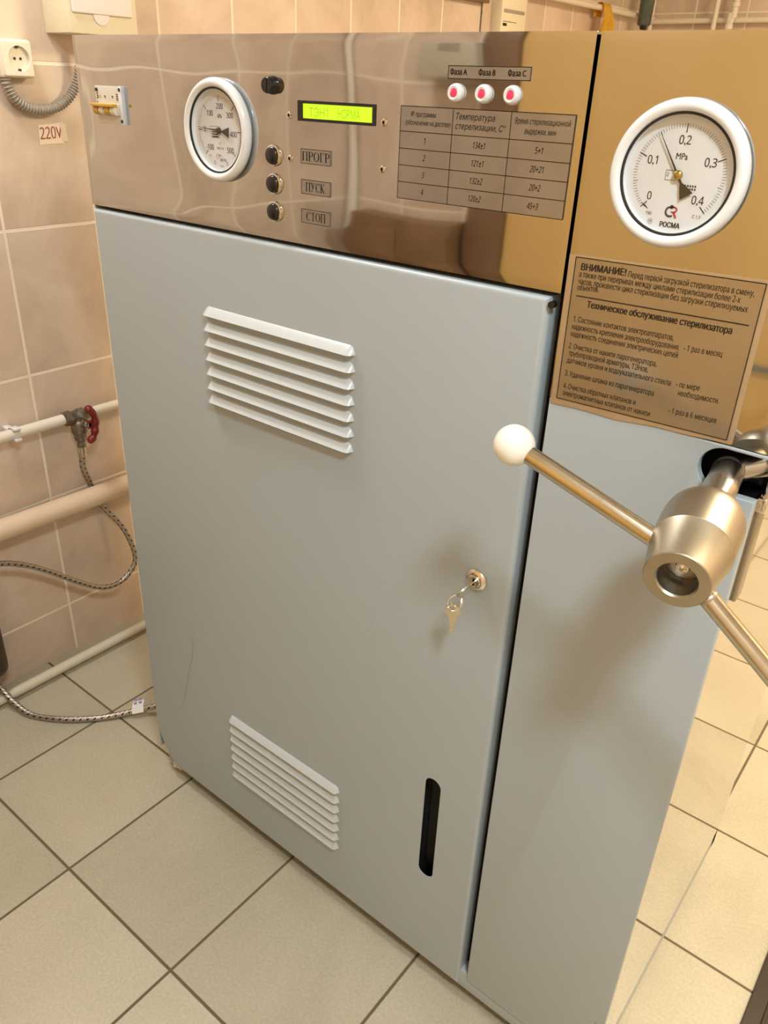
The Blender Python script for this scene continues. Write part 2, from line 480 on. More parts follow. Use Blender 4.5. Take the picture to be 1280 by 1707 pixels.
# serif capitals built from strokes, unit box 0..1 high
def arc_pts(cx, cy, rx, ry, a0, a1, n=14):
    return [(cx + rx * math.cos(math.radians(a0 + (a1 - a0) * i / n)), cy + ry * math.sin(math.radians(a0 + (a1 - a0) * i / n))) for i in range(n + 1)]
T_, t_, sf = 0.13, 0.045, 0.10
SERIF = {  # width, [rects], [(arc centre, radii outer, inner, angles)]
    'П': (0.80, [(0.08, 0, 0.08 + T_, 1), (0.59, 0, 0.59 + T_, 1), (0, 1 - t_, 0.80, 1), (0, 0, 0.29, t_), (0.51, 0, 0.80, t_)], []),
    'Р': (0.66, [(0.08, 0, 0.08 + T_, 1), (0, 0, 0.31, t_), (0, 1 - t_, 0.35, 1), (0.2, 0.46, 0.35, 0.46 + t_)], [((0.35, 0.73), (0.29, 0.27), (0.16, 0.225), -90, 90)]),
    'О': (0.78, [], [((0.39, 0.5), (0.38, 0.515), (0.24, 0.475), 0, 360)]),
    'Г': (0.62, [(0.08, 0, 0.08 + T_, 1), (0, 0, 0.30, t_), (0, 1 - t_, 0.60, 1), (0.56, 0.74, 0.60, 1)], []),
    'С': (0.72, [(0.63, 0.70, 0.665, 0.98)], [((0.39, 0.5), (0.38, 0.515), (0.24, 0.475), 42, 318)]),
    'Т': (0.68, [(0.275, 0, 0.275 + T_, 1), (0.18, 0, 0.50, t_), (0.02, 1 - t_, 0.66, 1), (0.02, 0.76, 0.06, 1), (0.62, 0.76, 0.66, 1)], []),
    'У': (0.74, [(0.0, 1 - t_, 0.28, 1), (0.48, 1 - t_, 0.74, 1), (0.10, 0.0, 0.24, 0.09)], []),
    'К': (0.74, [(0.08, 0, 0.08 + T_, 1), (0, 0, 0.29, t_), (0, 1 - t_, 0.29, 1), (0.46, 1 - t_, 0.72, 1), (0.50, 0, 0.74, t_)], []),
}
SERIF_STROKES = {'У': [((0.14, 1), (0.40, 0.36), T_), ((0.62, 1), (0.18, 0.03), 0.06)],
                 'К': [((0.20, 0.46), (0.58, 1.0), 0.055), ((0.28, 0.55), (0.60, 0.0), T_)]}
def serif_text(bm, s, put, x0, x1, z, cap, gap=0.07):
    tot = sum(SERIF[c][0] for c in s) + gap * (len(s) - 1)
    kx = (x1 - x0) / tot; x = x0
    for c in s:
        w, rs, arcs = SERIF[c]
        for a, b, cc, d in rs:
            bm.faces.new([bm.verts.new(put(x + p * kx, z + q * cap)) for p, q in rect(a, b, cc, d)])
        for ctr, ro, ri, a0, a1 in arcs:
            o = arc_pts(*ctr, *ro, a0, a1, 24); i = arc_pts(*ctr, *ri, a0, a1, 24)
            for k in range(24):
                bm.faces.new([bm.verts.new(put(x + p * kx, z + q * cap)) for p, q in (o[k], o[k + 1], i[k + 1], i[k])])
        for a, b, wd in SERIF_STROKES.get(c, []):
            h = wd / 2 * 1.1
            bm.faces.new([bm.verts.new(put(x + p * kx, z + q * cap)) for p, q in ((a[0] - h, a[1]), (a[0] + h, a[1]), (b[0] + h, b[1]), (b[0] - h, b[1]))])
        x += (w + gap) * kx

# ------------------------------------------------------------------ room
WX = -0.616; YB = 3.84; YF = -1.42; XR = 3.1
def slab(lo, hi): return box(BM(), lo, hi)
struct('floor', slab((WX - 0.1, YF - 0.1, -0.1), (XR + 0.1, YB + 0.1, 0)), m_floor, 0)
struct('wall_left', slab((WX - 0.1, YF, 0), (WX, YB, CEIL)), m_wall_x, 0)
struct('wall_back', slab((WX - 0.1, YB, 0), (XR + 0.1, YB + 0.1, CEIL)), m_wall_y, 0)
struct('wall_front', slab((WX - 0.1, YF - 0.1, 0), (XR + 0.1, YF, CEIL)), m_wall_y, 0)
struct('wall_right', slab((XR, YF, 0), (XR + 0.1, YB, CEIL)), m_wall_x, 0)
struct('ceiling', slab((WX - 0.1, YF - 0.1, CEIL), (XR + 0.1, YB + 0.1, CEIL + 0.1)), m_ceiling, 0)

# the far side of the aisle, seen mirrored in the steel
dr = box(BM(), (0.075, YF, 0.01), (1.10, YF + 0.035, 2.12), 0.003)
dr = struct('door_1', dr, m_door)
b = BM(); lathe(b, (1.03, YF + 0.035, 1.02), (0, 1, 0), [(0.024, 0), (0.024, 0.008), (0.009, 0.010), (0.009, 0.05)]); box(b, (0.90, YF + 0.075, 1.01), (1.04, YF + 0.09, 1.03), 0.004)
obj('door_handle', b, m_chrome, dr)
b = BM()
box(b, (-0.055, YF, 0), (0.07, YF + 0.05, 2.2), 0.004); box(b, (1.105, YF, 0), (1.2, YF + 0.05, 2.2), 0.004); box(b, (0.07, YF, 2.125), (1.105, YF + 0.05, 2.2), 0.004)
struct('trim_1', b, m_frame_wood)
t = empty('wooden_cabinet', (-0.34, YF + 0.12, 0), 'low dark brown wooden cabinet mirrored in lower steel control panel', 'cabinet')
obj('carcass', box(BM(), (-0.53, YF + 0.005, 0.0), (-0.07, YF + 0.10, 1.26), 0.004), m_brown, t)
for k in range(2):
    d = obj('door', box(BM(), (-0.526 + 0.229 * k, YF + 0.10, 0.06), (-0.300 + 0.229 * k, YF + 0.118, 1.22), 0.003), m_brown, t)
    obj('knob', sphere(BM(), (-0.312 + 0.028 * k, YF + 0.128, 0.72), 0.011), m_chrome, d)
t = empty('soap_dispenser', (-0.19, YF, 1.68), 'white wall dispenser with dark window mirrored in control panel', 'dispenser')
obj('body', box(BM(), (-0.242, YF, 1.672), (-0.055, YF + 0.09, 1.778), 0.008), m_disp, t)
obj('window', box(BM(), (-0.175, YF + 0.089, 1.725), (-0.105, YF + 0.093, 1.765), 0.001), m_conduit, t)
b = BM(); cyl(b, (-0.596, YF + 0.017, 0.0), (-0.596, YF + 0.017, CEIL), 0.0145)
tag(obj('riser_pipe', b, m_pipe), 'white vertical riser pipe in room corner mirrored in control panel', 'pipe')

# ceiling lamps; the third is an added fill for the left wall
for i, (x, y, sx, sy, w, c) in enumerate(LAMPS):
    t = empty('ceiling_lamp', (x, y, CEIL), 'recessed ceiling lamp panel ' + ['above the aisle to the right of the sterilizer', 'long, above the right side of the room', 'small, unseen fill added near the left wall'][i], 'lamp', 'ceiling lamps')
    b = BM(); plate(b, rect(x - sx / 2 - 0.03, y - sy / 2 - 0.03, x + sx / 2 + 0.03, y + sy / 2 + 0.03), [rect(x - sx / 2, y - sy / 2, x + sx / 2, y + sy / 2)], lambda a, bb, d: Vector((a, bb, d)), CEIL - 0.02, CEIL)
    obj('housing', b, m_white, t)
    obj('diffuser', box(BM(), (x - sx / 2, y - sy / 2, CEIL - 0.012), (x + sx / 2, y + sy / 2, CEIL - 0.006)), m_lamp, t)
    ld = bpy.data.lights.new('lamp_light', 'AREA'); ld.shape = 'RECTANGLE'; ld.size = sx; ld.size_y = sy; ld.energy = w; ld.color = c
    lo = bpy.data.objects.new('lamp_light', ld); COL.objects.link(lo); lo.parent = t; lo.location = (0, 0, -0.025)

# ------------------------------------------------------------------ the sterilizer
ST = empty('steam_sterilizer', (0.62, 0.35, 0), 'large grey and polished steel steam sterilizer cabinet with two round gauges', 'sterilizer')
H = 1.70; XS = 0.9703; XE = 1.2364; ZP = 1.4286; DEP = 0.70
# carcass behind the front sheets, coloured near black as shade in the seams
b = BM()
box(b, (0.004, 0.10, 0.076), (XE - 0.003, DEP, H - 0.002), 0.002)
box(b, (0.004, 0.036, 0.076), (1.10, 0.10, H - 0.002))
box(b, (1.10, 0.024, 1.36), (XE - 0.003, 0.10, H - 0.002))
obj('carcass', b, m_cavity_shade, ST)
b = BM()
box(b, (0.0, 0.002, H - 0.0035), (XE, DEP, H), 0.001)
obj('top_sheet', b, m_steel, ST)
b = BM(); box(b, (0.0, 0.004, 0.076), (0.004, DEP, H - 0.004)); obj('left_side_sheet', b, m_paint, ST)
b = BM(); box(b, (0.03, 0.004, 0.040), (XE - 0.001, 0.03, 0.090), 0.003); box(b, (0.03, 0.03, 0.04), (0.06, DEP, 0.09)); box(b, (XE - 0.03, 0.03, 0.04), (XE - 0.001, DEP, 0.09)); box(b, (0.03, DEP - 0.03, 0.04), (XE - 0.001, DEP, 0.09))
obj('base_frame', b, m_paint, ST)
for x in (0.08, 1.17):
    for y in (0.09, 0.62):
        b = BM(); lathe(b, (x, y, 0), (0, 0, 1), [(0.024, 0), (0.024, 0.012), (0.009, 0.016), (0.009, 0.045)], 20)
        obj('foot', b, m_rubber, ST)

def wave(x, z):
    return 0.00062 * math.sin(15.5 * x + 2.1 * math.sin(7 * z) + 0.6) * math.cos(9 * z - 12.9) + 0.00042 * math.sin(30 * x + 9 * z + 1.2) + 0.00030 * math.sin(6 * x - 21 * z)
def sheet(x0, z0, x1, z1, nx, nz, amp, edge=0.010, lip=0.004):
    b = BM()
    g = []
    for j in range(nz + 1):
        row = []
        for i in range(nx + 1):
            x = x0 + (x1 - x0) * i / nx; z = z0 + (z1 - z0) * j / nz
            d = min(x - x0, x1 - x, z - z0, z1 - z); k = min(1, d / 0.04)
            y = amp * wave(x, z) * k * (1.0 if x > 0.966 else 0.3 + 0.75 * max(0, 1 - x / 0.75))
            if d < 1e-9: y = 0.0004
            row.append(b.verts.new((x, y, z)))
        g.append(row)
    for j in range(nz):
        for i in range(nx): b.faces.new((g[j][i], g[j][i + 1], g[j + 1][i + 1], g[j + 1][i]))
    rim = g[0] + [r[-1] for r in g[1:]] + g[-1][-2::-1] + [r[0] for r in g[-2:0:-1]]
    bk = [b.verts.new((v.co.x, 0.018, v.co.z)) for v in rim]
    skin(b, rim, bk)
    return b
obj('control_panel', sheet(0.0, ZP, 0.9655, H, 150, 44, 1.0), m_steel, ST, 30)
obj('upper_trim_panel', sheet(XS, 1.300, XE, H, 40, 60, 0.45), m_steel, ST, 30)['label'] = 'polished steel trim panel behind the right gauge'

# lower right grey sheet with the slot open to its right edge
sr = 0.0262; sz = 1.2678; sxl = 1.1668
out = [(XS, 0.0774), (XE, 0.0774), (XE, sz - sr)]
out += [(sxl + sr + 0.0, sz - sr)] + [(sxl + sr - sr * math.sin(t), sz - sr * math.cos(t)) for t in [PI * k / 16 for k in range(1, 16)]] + [(sxl + sr, sz + sr)]
out += [(XE, sz + sr), (XE, 1.2985), (XS, 1.2985)]
b = BM(); plate(b, out, [], FRONT, 0.0, 0.012, 0.0018, 3)
fp = obj('front_panel', b, m_paint, ST, 30)
put = lambda x, z: Vector((x, -0.0003, z))
for x, z in ((1.222, 0.222), (1.2185, 0.20), (1.221, 0.135), (1.216, 0.108)):
    b = BM(); b.faces.new([b.verts.new(put(x + 0.0011 * math.cos(k), z + 0.0011 * math.sin(k))) for k in (0, 1, 2, 3, 4, 5)])
    obj('paint_chip', b, m_ink, fp)
# polished right side
b = BM()
o2 = [(0.012, 0.095), (DEP, 0.095), (DEP, H - 0.004), (0.012, H - 0.004), (0.012, sz + sr), (0.075, sz + sr), (0.075, sz - sr), (0.012, sz - sr)]
plate(b, o2, [], lambda y, z, d: Vector((XE - d, y, z)), 0.0, 0.003)
obj('polished_side_sheet', b, m_side_steel, ST)

# ---- service door
DX = 0.9530; DZ = 1.4225; DB = 0.047
door_out = [(0.062, DB), (DX, DB), (DX, DZ), (0.0006, DZ), (0.0006, 0.165), (0.006, 0.135), (0.0155, 0.111), (0.030, 0.087), (0.046, 0.066)]
gx, gz, gr, gh = 0.8535, 0.4195, 0.0168, 0.128
grip = []
for k in range(13): t = PI * k / 12; grip.append((gx + gr * math.cos(t), gz + gh - gr + gr * math.sin(t)))
for k in range(13): t = PI + PI * k / 12; grip.append((gx + gr * math.cos(t), gz - gh + gr + gr * math.sin(t)))
b = BM(); plate(b, door_out, [grip], FRONT, -0.002, 0.029, 0.0085, 6, back=False, hole_depth=0.0015)
DOOR = obj('service_door', b, m_paint, ST, 25)
b = BM(); plate(b, [(gx + (x - gx) * 1.25, gz + (z - gz) * 1.03) for x, z in grip], [], FRONT, 0.0295, 0.0325)
obj('grip_recess', b, m_cavity_shade, DOOR)['label'] = 'grip slot with its shade coloured black'  # black plate stands in for the shade behind the grip opening
def louvre(x0, x1, zt, zb, n, depth, hfrac):
    pitch = (zt - zb) / (n - 1 + hfrac); h = pitch * hfrac
    for k in range(n):
        top = zt - k * pitch
        b = BM(); nu = 70; nv = 8; g = []
        for i in range(nu + 1):
            u = i / nu; x = x0 + (x1 - x0) * u
            e = min(1.0, min(u, 1 - u) / 0.034); e = math.sqrt(max(0, 1 - (1 - e) ** 2))
            row = []
            for j in range(nv + 1):
                a = PI / 2 * j / nv
                row.append(b.verts.new((x, -0.0021 - depth * e * (j / nv) ** 0.85, top - h * (1 - e) - h * e * (j / nv))))
            row.append(b.verts.new((x, -0.0021 - (depth - 0.0012) * e, top - h)))
            row.append(b.verts.new((x, -0.0021, top - h + 0.002 * e)))
            g.append(row)
        for i in range(nu):
            for j in range(nv + 2):
                try: b.faces.new((g[i][j], g[i + 1][j], g[i + 1][j + 1], g[i][j + 1]))
                except ValueError: pass
        bmesh.ops.remove_doubles(b, verts=b.verts[:], dist=1e-5)
        obj('louvre_slat', b, m_slat_lit, DOOR, 40)
louvre(0.3075, 0.6490, 1.2965, 1.1245, 7, 0.0130, 0.52)
louvre(0.3005, 0.6330, 0.3690, 0.1890, 7, 0.0110, 0.50)
# lock
b = BM(); lathe(b, (0.896, -0.002, 0.9917), (0, -1, 0), [(0.0175, 0), (0.0175, 0.003), (0.0150, 0.0055), (0.0125, 0.0065), (0.0125, 0.0045), (0.0105, 0.0045), (0.0105, 0.0085), (0.0095, 0.0095)], 32)
LK = obj('lock_cylinder', b, m_chrome, DOOR); LK['label'] = 'chrome cam lock'
b = BM(); box(b, (0.8945, -0.0122, 0.986), (0.8975, -0.0112, 0.9975)); obj('keyhole', b, m_ink, LK)
# hinge pin at the bottom left corner, latch screw in the seam, top corner stud
b = BM(); cyl(b, (0.058, 0.004, 0.038), (0.058, 0.004, 0.058), 0.006); box(b, (0.05, 0.001, 0.040), (0.085, 0.006, 0.046), 0.001); obj('hinge_pin', b, m_chrome, ST)
b = BM(); sphere(b, (0.9605, 0.034, 0.125), 0.004); obj('seam_screw', b, m_chrome, ST)
b = BM(); cyl(b, (0.957, 0.004, 1.414), (0.957, -0.004, 1.414), 0.0045, n=16); obj('hinge_pin', b, m_black, ST)
# scuffs on the paint
b = BM(); put = lambda x, z: Vector((x, -0.0024, z))
pts = [(0.1752, 0.5311), (0.1838, 0.515), (0.1845, 0.500), (0.180, 0.465), (0.1614, 0.4113), (0.140, 0.335), (0.1109, 0.262)]
for a, c in zip(pts, pts[1:]): line_quad(b, put, a, c, 0.0011)
m_scuff = mat('scuffed_paint', (0.36, 0.35, 0.33), 0.5)
obj('scratch', b, m_scuff, DOOR)
b = BM()
for k in range(14):
    x = 0.701 + random.uniform(-0.008, 0.008); z = 0.82 - k * 0.009
    line_quad(b, put, (x - 0.003, z), (x + 0.003, z + random.uniform(-0.003, 0.003)), 0.0009)
obj('scuff', b, m_scuff, DOOR)

# ---- pressure gauges
def gauge(cx, cz, ticks, step_major, nums, label):
    P = lambda a, r, y: Vector((cx + r * math.cos(a), y, cz + r * math.sin(a)))
    flat = lambda y: (lambda x, z: Vector((cx + x, y, cz + z)))
    b = BM(); lathe(b, (cx, 0.002, cz), (0, -1, 0), [(0.0690, 0.0015), (0.0712, 0.0035), (0.0723, 0.0065), (0.0723, 0.0095), (0.0714, 0.0130), (0.0696, 0.0158), (0.0672, 0.0173), (0.0648, 0.0176), (0.0624, 0.0168), (0.0604, 0.0150), (0.0594, 0.0130), (0.0590, 0.0108), (0.0571, 0.0100), (0.0566, 0.002)], 72, cap0=False, cap1=False)
    G = obj('pressure_gauge', b, m_white, ST, 50); G['label'] = label
    b = BM(); lathe(b, (cx, -0.0090, cz), (0, -1, 0), [(0.0592, 0.0), (0.0592, 0.0024), (0.0571, 0.0021), (0.0568, 0.0)], 72, cap0=False, cap1=False); obj('gasket', b, m_rubber, G)
    b = BM(); lathe(b, (cx, -0.001, cz), (0, -1, 0), [(0.0568, 0), (0.0568, 0.001)], 72); obj('dial', b, m_dial, G)
    b = BM(); put = flat(-0.0024); red = 0
    a0 = 225; n = ticks
    for k in range(n + 1):
        a = math.radians(a0 - 270 * k / n)
        r0, r1, w = (0.0445, 0.0485, 0.00033)
        if k % (step_major // 2) == 0: r0, w = 0.0430, 0.0004
        if k % step_major == 0: r0, w = 0.0400, 0.0010
        line_quad(b, put, (r0 * math.cos(a), r0 * math.sin(a)), (r1 * math.cos(a), r1 * math.sin(a)), w)
    for s, x, z, cap in nums: text(b, s, put, 0.84, None, z - cap / 2, cap, center=x, res=2, bold=0.012)
    return G, b, put, flat
def pointer(G, cx, cz, ang, hub_mat):
    a = math.radians(ang); d = Vector((math.cos(a), math.sin(a))); n = Vector((-d.y, d.x))
    b = BM()
    def q(s, w): p = d * s + n * w; return (cx + p.x, cz + p.y)
    o = [q(0.0465, -0.0001), q(0.0465, 0.0001), q(0.004, 0.0010), q(-0.009, 0.0012), q(-0.0125, 0.0030), q(-0.0235, 0.0072), q(-0.0235, -0.0072), q(-0.0125, -0.0030), q(-0.009, -0.0012), q(0.004, -0.0010)]
    plate(b, o, [], FRONT, -0.0052, -0.0045)
    pn = obj('pointer', b, mat('pointer_bronze', (0.035, 0.028, 0.018), 0.4, 0.3), G, 0)
    b = BM(); lathe(b, (cx, -0.003, cz), (0, -1, 0), [(0.0048, 0), (0.0048, 0.0022), (0.0042, 0.0033), (0.0028, 0.0040), (0.001, 0.0043)], 24)
    obj('pointer_hub', b, hub_mat, pn)
def pane(G, cx, cz):
    b = BM(); lathe(b, (cx, -0.0076, cz), (0, -1, 0), [(0.0569, 0), (0.0569, 0.0004)], 48); obj('glass_pane', b, m_glass, G)

cx, cz = 1.0798, 1.5704
G, b, put, flat = gauge(cx, cz, 80, 20, [('0', -0.0268, -0.0224, 0.0075), ('0,1', -0.0300, 0.0125, 0.0078), ('0,2', 0.0002, 0.0331, 0.0078), ('0,3', 0.0303, 0.0140, 0.0078), ('0,4', 0.0250, -0.0224, 0.0078), ('MPa', 0.0, 0.0178, 0.0060)], 'right white gauge reading up to 0,4 MPa')
text(b, 'РОСМА', put, -0.0100, 0.0118, -0.0519, 0.0050, bold=0.06)
text(b, 'ТМ5', put, -0.0272, -0.0208, -0.0414, 0.0030)
text(b, 'С 1,5', put, 0.0225, 0.0312, -0.0398, 0.0030, shear=0.15)
for k in range(20):
    a = 2 * PI * k / 20; c = 2 * PI * (k + 1) / 20
    line_quad(b, put, (-0.0212 + 0.0025 * math.cos(a), -0.0477 + 0.0025 * math.sin(a)), (-0.0212 + 0.0025 * math.cos(c), -0.0477 + 0.0025 * math.sin(c)), 0.0003)
text(b, 'м', put, -0.0225, -0.0199, -0.0485, 0.0024)
border(b, put, -0.0135, -0.0055, -0.002, 0.0040, 0.0004); text(b, '2', put, -0.0125, -0.0104, -0.002, 0.0035)
for k in range(3): line_quad(b, put, (-0.034 + 0.002 * k, -0.030 - 0.001 * k), (-0.030 + 0.002 * k, -0.0335 - 0.001 * k), 0.0006)
for z in (-0.0095, -0.0125):   # two worn rows of print beside the counterweight
    for k in range(5): line_quad(b, put, (0.0085 + 0.0026 * k, z), (0.0085 + 0.0026 * k + 0.0016, z), 0.0018)
obj('scale_print', b, m_ink_soft, G, 0)
b = BM(); put2 = put
def arcband(bm, c, ro, ri, a0, a1, n=20):
    o = arc_pts(*c, ro, ro, a0, a1, n); i = arc_pts(*c, ri, ri, a0, a1, n)
    for k in range(n): bm.faces.new([bm.verts.new(put2(*p)) for p in (o[k], o[k + 1], i[k + 1], i[k])])
arcband(b, (-0.0015, -0.0362), 0.0056, 0.0036, 60, 310)
line_quad(b, put2, (-0.001, -0.0295), (-0.001, -0.033), 0.0016); b.faces.new([b.verts.new(put2(*p)) for p in ((-0.0006, -0.0290), (0.0030, -0.0312), (-0.0006, -0.0336))])
obj('emblem', b, m_blue, G, 0)
b = BM(); arcband(b, (0.0030, -0.0339), 0.0031, 0.0013, -100, 100)
line_quad(b, put2, (0.0030, -0.0314), (-0.0008, -0.0314), 0.0014); line_quad(b, put2, (0.0028, -0.0364), (-0.0006, -0.0364), 0.0014); line_quad(b, put2, (0.0022, -0.0362), (0.0056, -0.0420), 0.0022)
obj('emblem', b, m_red, G, 0)['label'] = 'red half of the emblem'
pointer(G, cx, cz, 123.5, m_brass); pane(G, cx, cz)

cx, cz = 0.3685, 1.5726
G, b, put, flat = gauge(cx, cz, 60, 10, [('-100', -0.0235, -0.0238, 0.0072), ('0', -0.0335, 0.0005, 0.0070), ('100', -0.0205, 0.0235, 0.0072), ('200', 0.0025, 0.0335, 0.0072), ('300', 0.0245, 0.0220, 0.0072), ('400', 0.0310, -0.0035, 0.0072), ('500', 0.0227, -0.0262, 0.0072), ('kPa', 0.0020, 0.0205, 0.0055)], 'left white gauge reading up to 500 kPa')
text(b, 'КТ', put, -0.0020, 0.0015, -0.0190, 0.0026)
text(b, 'МВП3-УФ', put, -0.0075, 0.0075, -0.0258, 0.0026)
text(b, 'ЭКОТЕХ', put, -0.002, 0.0125, -0.0425, 0.0034, bold=0.02)
text(b, 'IP54', put, -0.0012, 0.0060, -0.0510, 0.0022)
text(b, '2,5', put, -0.0265, -0.0215, -0.0372, 0.0026)
border(b, put, -0.0135 - 0.006, -0.0100, -0.0005, 0.0058, 0.0004)
for k in range(4): line_quad(b, put, (-0.0175, -0.0085 + 0.0032 * k), (-0.003, -0.0085 + 0.0032 * k), 0.0016)
for sx in (-0.014, 0.0145): border(b, put, sx - 0.0016, -0.0475, sx + 0.0016, -0.0430, 0.0004)
obj('scale_print', b, m_ink_soft, G, 0)
b = BM(); put2 = put
arcband(b, (-0.0065, -0.0370), 0.0040, 0.0034, 40, 250); arcband(b, (-0.0015, -0.0385), 0.0050, 0.0044, 20, 160); line_quad(b, put2, (-0.006, -0.040), (-0.001, -0.033), 0.0006)
obj('emblem', b, m_red, G, 0)['label'] = 'thin reddish emblem'
pointer(G, cx, cz, 176.0, m_black); pane(G, cx, cz)

# ---- display, buttons, labels
ON = lambda y: (lambda x, z: Vector((x, y, z)))
b = BM(); plate(b, rect(0.5352, 1.5947, 0.6700, 1.6202), [rect(0.5440, 1.5984, 0.6690, 1.6166)], FRONT, -0.0040, 0.004)
DISP = obj('display', b, m_black, ST, 0)
obj('lit_screen', box(BM(), (0.5438, -0.0020, 1.5982), (0.6692, 0.002, 1.6168)), m_lcd, DISP, 0)['label'] = 'glowing yellow-green screen'
b = BM(); text(b, 'ТЭН1', ON(-0.0023), 0.5555, 0.5905, 1.6010, 0.0105); text(b, 'НОРМА', ON(-0.0023), 0.6080, 0.6470, 1.6010, 0.0105)
obj('screen_text', b, m_lcdtext, DISP, 0)
for x, z in ((0.5162, 1.6007), (0.6869, 1.6000), (0.5162, 1.5448), (0.6866, 1.5442)):
    b = BM(); lathe(b, (x, 0.001, z), (0, -1, 0), [(0.0050, 0), (0.0050, 0.002), (0.0042, 0.0032), (0.0022, 0.0036), (0.0020, 0.0022)], 20)
    s = obj('screw', b, m_chrome, ST)
    b = BM(); lathe(b, (x, -0.001, z), (0, -1, 0), [(0.0020, 0), (0.0020, 0.0014)], 6); obj('socket', b, m_ink, s)
b = BM(); lathe(b, (0.4838, 0.001, 1.6370), (0, -1, 0), [(0.0118, 0), (0.0118, 0.004), (0.0108, 0.006), (0.0104, 0.013), (0.0094, 0.0148)], 28)
FU = obj('fuse_holder', b, m_black, ST); FU['label'] = 'black knurled fuse cap'
b = BM(); box(b, (0.4826, -0.0150, 1.6285), (0.4850, -0.0136, 1.6455)); obj('slot', b, m_rubber, FU)
for z in (1.5465, 1.5078, 1.4690):
    b = BM(); lathe(b, (0.4838, 0.001, z), (0, -1, 0), [(0.0150, 0), (0.0150, 0.003), (0.0142, 0.0052), (0.0125, 0.0058), (0.0120, 0.004)], 36, cap1=True)
    pb = obj('push_button', b, m_chrome, ST)
    b = BM(); lathe(b, (0.4838, -0.002, z), (0, -1, 0), [(0.0120, 0), (0.0120, 0.0045), (0.0110, 0.0062), (0.0080, 0.0074), (0.0040, 0.0080), (0.0005, 0.0082)], 32); obj('cap', b, m_black, pb)
for s, x0, x1, zt in (('ПРОГР', 0.5405, 0.5930, 1.5597), ('ПУСК', 0.5470, 0.5840, 1.5193), ('СТОП', 0.5480, 0.5855, 1.4794)):
    lb = obj('button_label', box(BM(), (0.5378, -0.0009, zt - 0.0197), (0.5949, 0.0006, zt), 0), m_etch, ST, 0)
    b = BM(); serif_text(b, s, ON(-0.0011), x0, x1, zt - 0.0155, 0.0118); border(b, ON(-0.0011), 0.5382, zt - 0.0193, 0.5945, zt - 0.0004, 0.0007)
    obj('lettering', b, m_ink, lb, 0)
lb = obj('phase_label', box(BM(), (0.7813, -0.0009, 1.6517), (0.8936, 0.0006, 1.6660)), m_etch, ST, 0)
b = BM(); border(b, ON(-0.0011), 0.7818, 1.6522, 0.8931, 1.6655, 0.0008)
for s, c in (('Фаза A', 0.7965), ('Фаза B', 0.8358), ('Фаза C', 0.8755)): text(b, s, ON(-0.0011), 0.80, None, 1.6562, 0.0060, bold=0.045, center=c)
obj('lettering', b, m_ink, lb, 0)
for x in (0.7953, 0.8342, 0.8727):
    b = BM(); lathe(b, (x, 0.001, 1.6372), (0, -1, 0), [(0.0104, 0), (0.0104, 0.004), (0.0094, 0.0075), (0.0074, 0.0092), (0.0050, 0.0085), (0.0042, 0.0065)], 32)
    il = obj('indicator_lamp', b, m_white, ST)
    b = BM(); lathe(b, (x, -0.0045, 1.6372), (0, -1, 0), [(0.0043, 0), (0.0041, 0.003), (0.0030, 0.0048), (0.0008, 0.0054)], 20); obj('red_lens', b, m_lens, il)

# programme table
XC = [0.7133, 0.7930, 0.8740, 0.9550]; ZR = [1.6205, 1.5917, 1.5717, 1.5520, 1.5319, 1.5116]
tb = obj('program_table', box(BM(), (XC[0], -0.0009, ZR[-1]), (XC[-1], 0.0006, ZR[0])), m_etch, ST, 0)
tb['label'] = 'engraved table of sterilizing programmes'
b = BM(); pt = ON(-0.0011)
for x in XC: line_quad(b, pt, (x, ZR[0]), (x, ZR[-1]), 0.0008)
for z in ZR: line_quad(b, pt, (XC[0], z), (XC[-1], z), 0.0008)
def cell(s, c, z, cap, wf, sh=0.22, bold=0.0): text(b, s, pt, wf, None, z, cap, shear=sh, bold=bold, center=c)
text(b, '№ программы', pt, 0.7290, 0.7680, 1.6090, 0.0056, shear=0.22); text(b, '(обозначение на дисплее)', pt, 0.7215, 0.7905, 1.5995, 0.0056, shear=0.22)
text(b, 'Температура', pt, 0.7975, 0.8525, 1.6090, 0.0066, shear=0.22); text(b, 'стерелизации, С°', pt, 0.7975, 0.8680, 1.5985, 0.0066, shear=0.22)
text(b, 'Время стерилизационной', pt, 0.8790, 0.9500, 1.6085, 0.0060, shear=0.22); text(b, 'выдержки, мин', pt, 0.8930, 0.9335, 1.5985, 0.0060, shear=0.22)
for r, vals in enumerate((('1', '134±1', '5+1'), ('2', '121±1', '20+21'), ('3', '132±2', '20+2'), ('4', '120±2', '45+3'))):
    zc = (ZR[r + 1] + ZR[r + 2]) / 2
    for k, v in enumerate(vals): cell(v, (XC[k] + XC[k + 1]) / 2, zc - 0.003, 0.0066, 0.68, 0.2, 0.012)
obj('lettering', b, m_ink, tb, 0)

# notice
b = BM(); nz_out = [(0.9731, 1.2925), (1.02, 1.2945), (1.06, 1.2935), (1.11, 1.2985), (1.15, 1.2990), (1.1974, 1.3020), (1.1975, 1.4812), (0.9707, 1.4757)]
plate(b, nz_out, [], FRONT, -0.0012, 0.0004)
NT = obj('notice_plate', b, m_notice_rim, ST, 0); NT['label'] = 'bronze-toned maintenance notice under the right gauge'
b = BM(); plate(b, [(0.9805, 1.3010), (1.1910, 1.3050), (1.1910, 1.4772), (0.9793, 1.4736)], [], FRONT, -0.0016, -0.0011); obj('printed_field', b, m_notice, NT, 0)
b = BM(); pt = ON(-0.0019)
cs = [(0.9808, 1.3013), (1.1910, 1.3052), (1.1908, 1.4770), (0.9795, 1.4736)]
for a, c in zip(cs, cs[1:] + cs[:1]): line_quad(b, pt, a, c, 0.0010)
line_quad(b, pt, (0.9866, 1.4301), (1.1839, 1.4330), 0.0013)
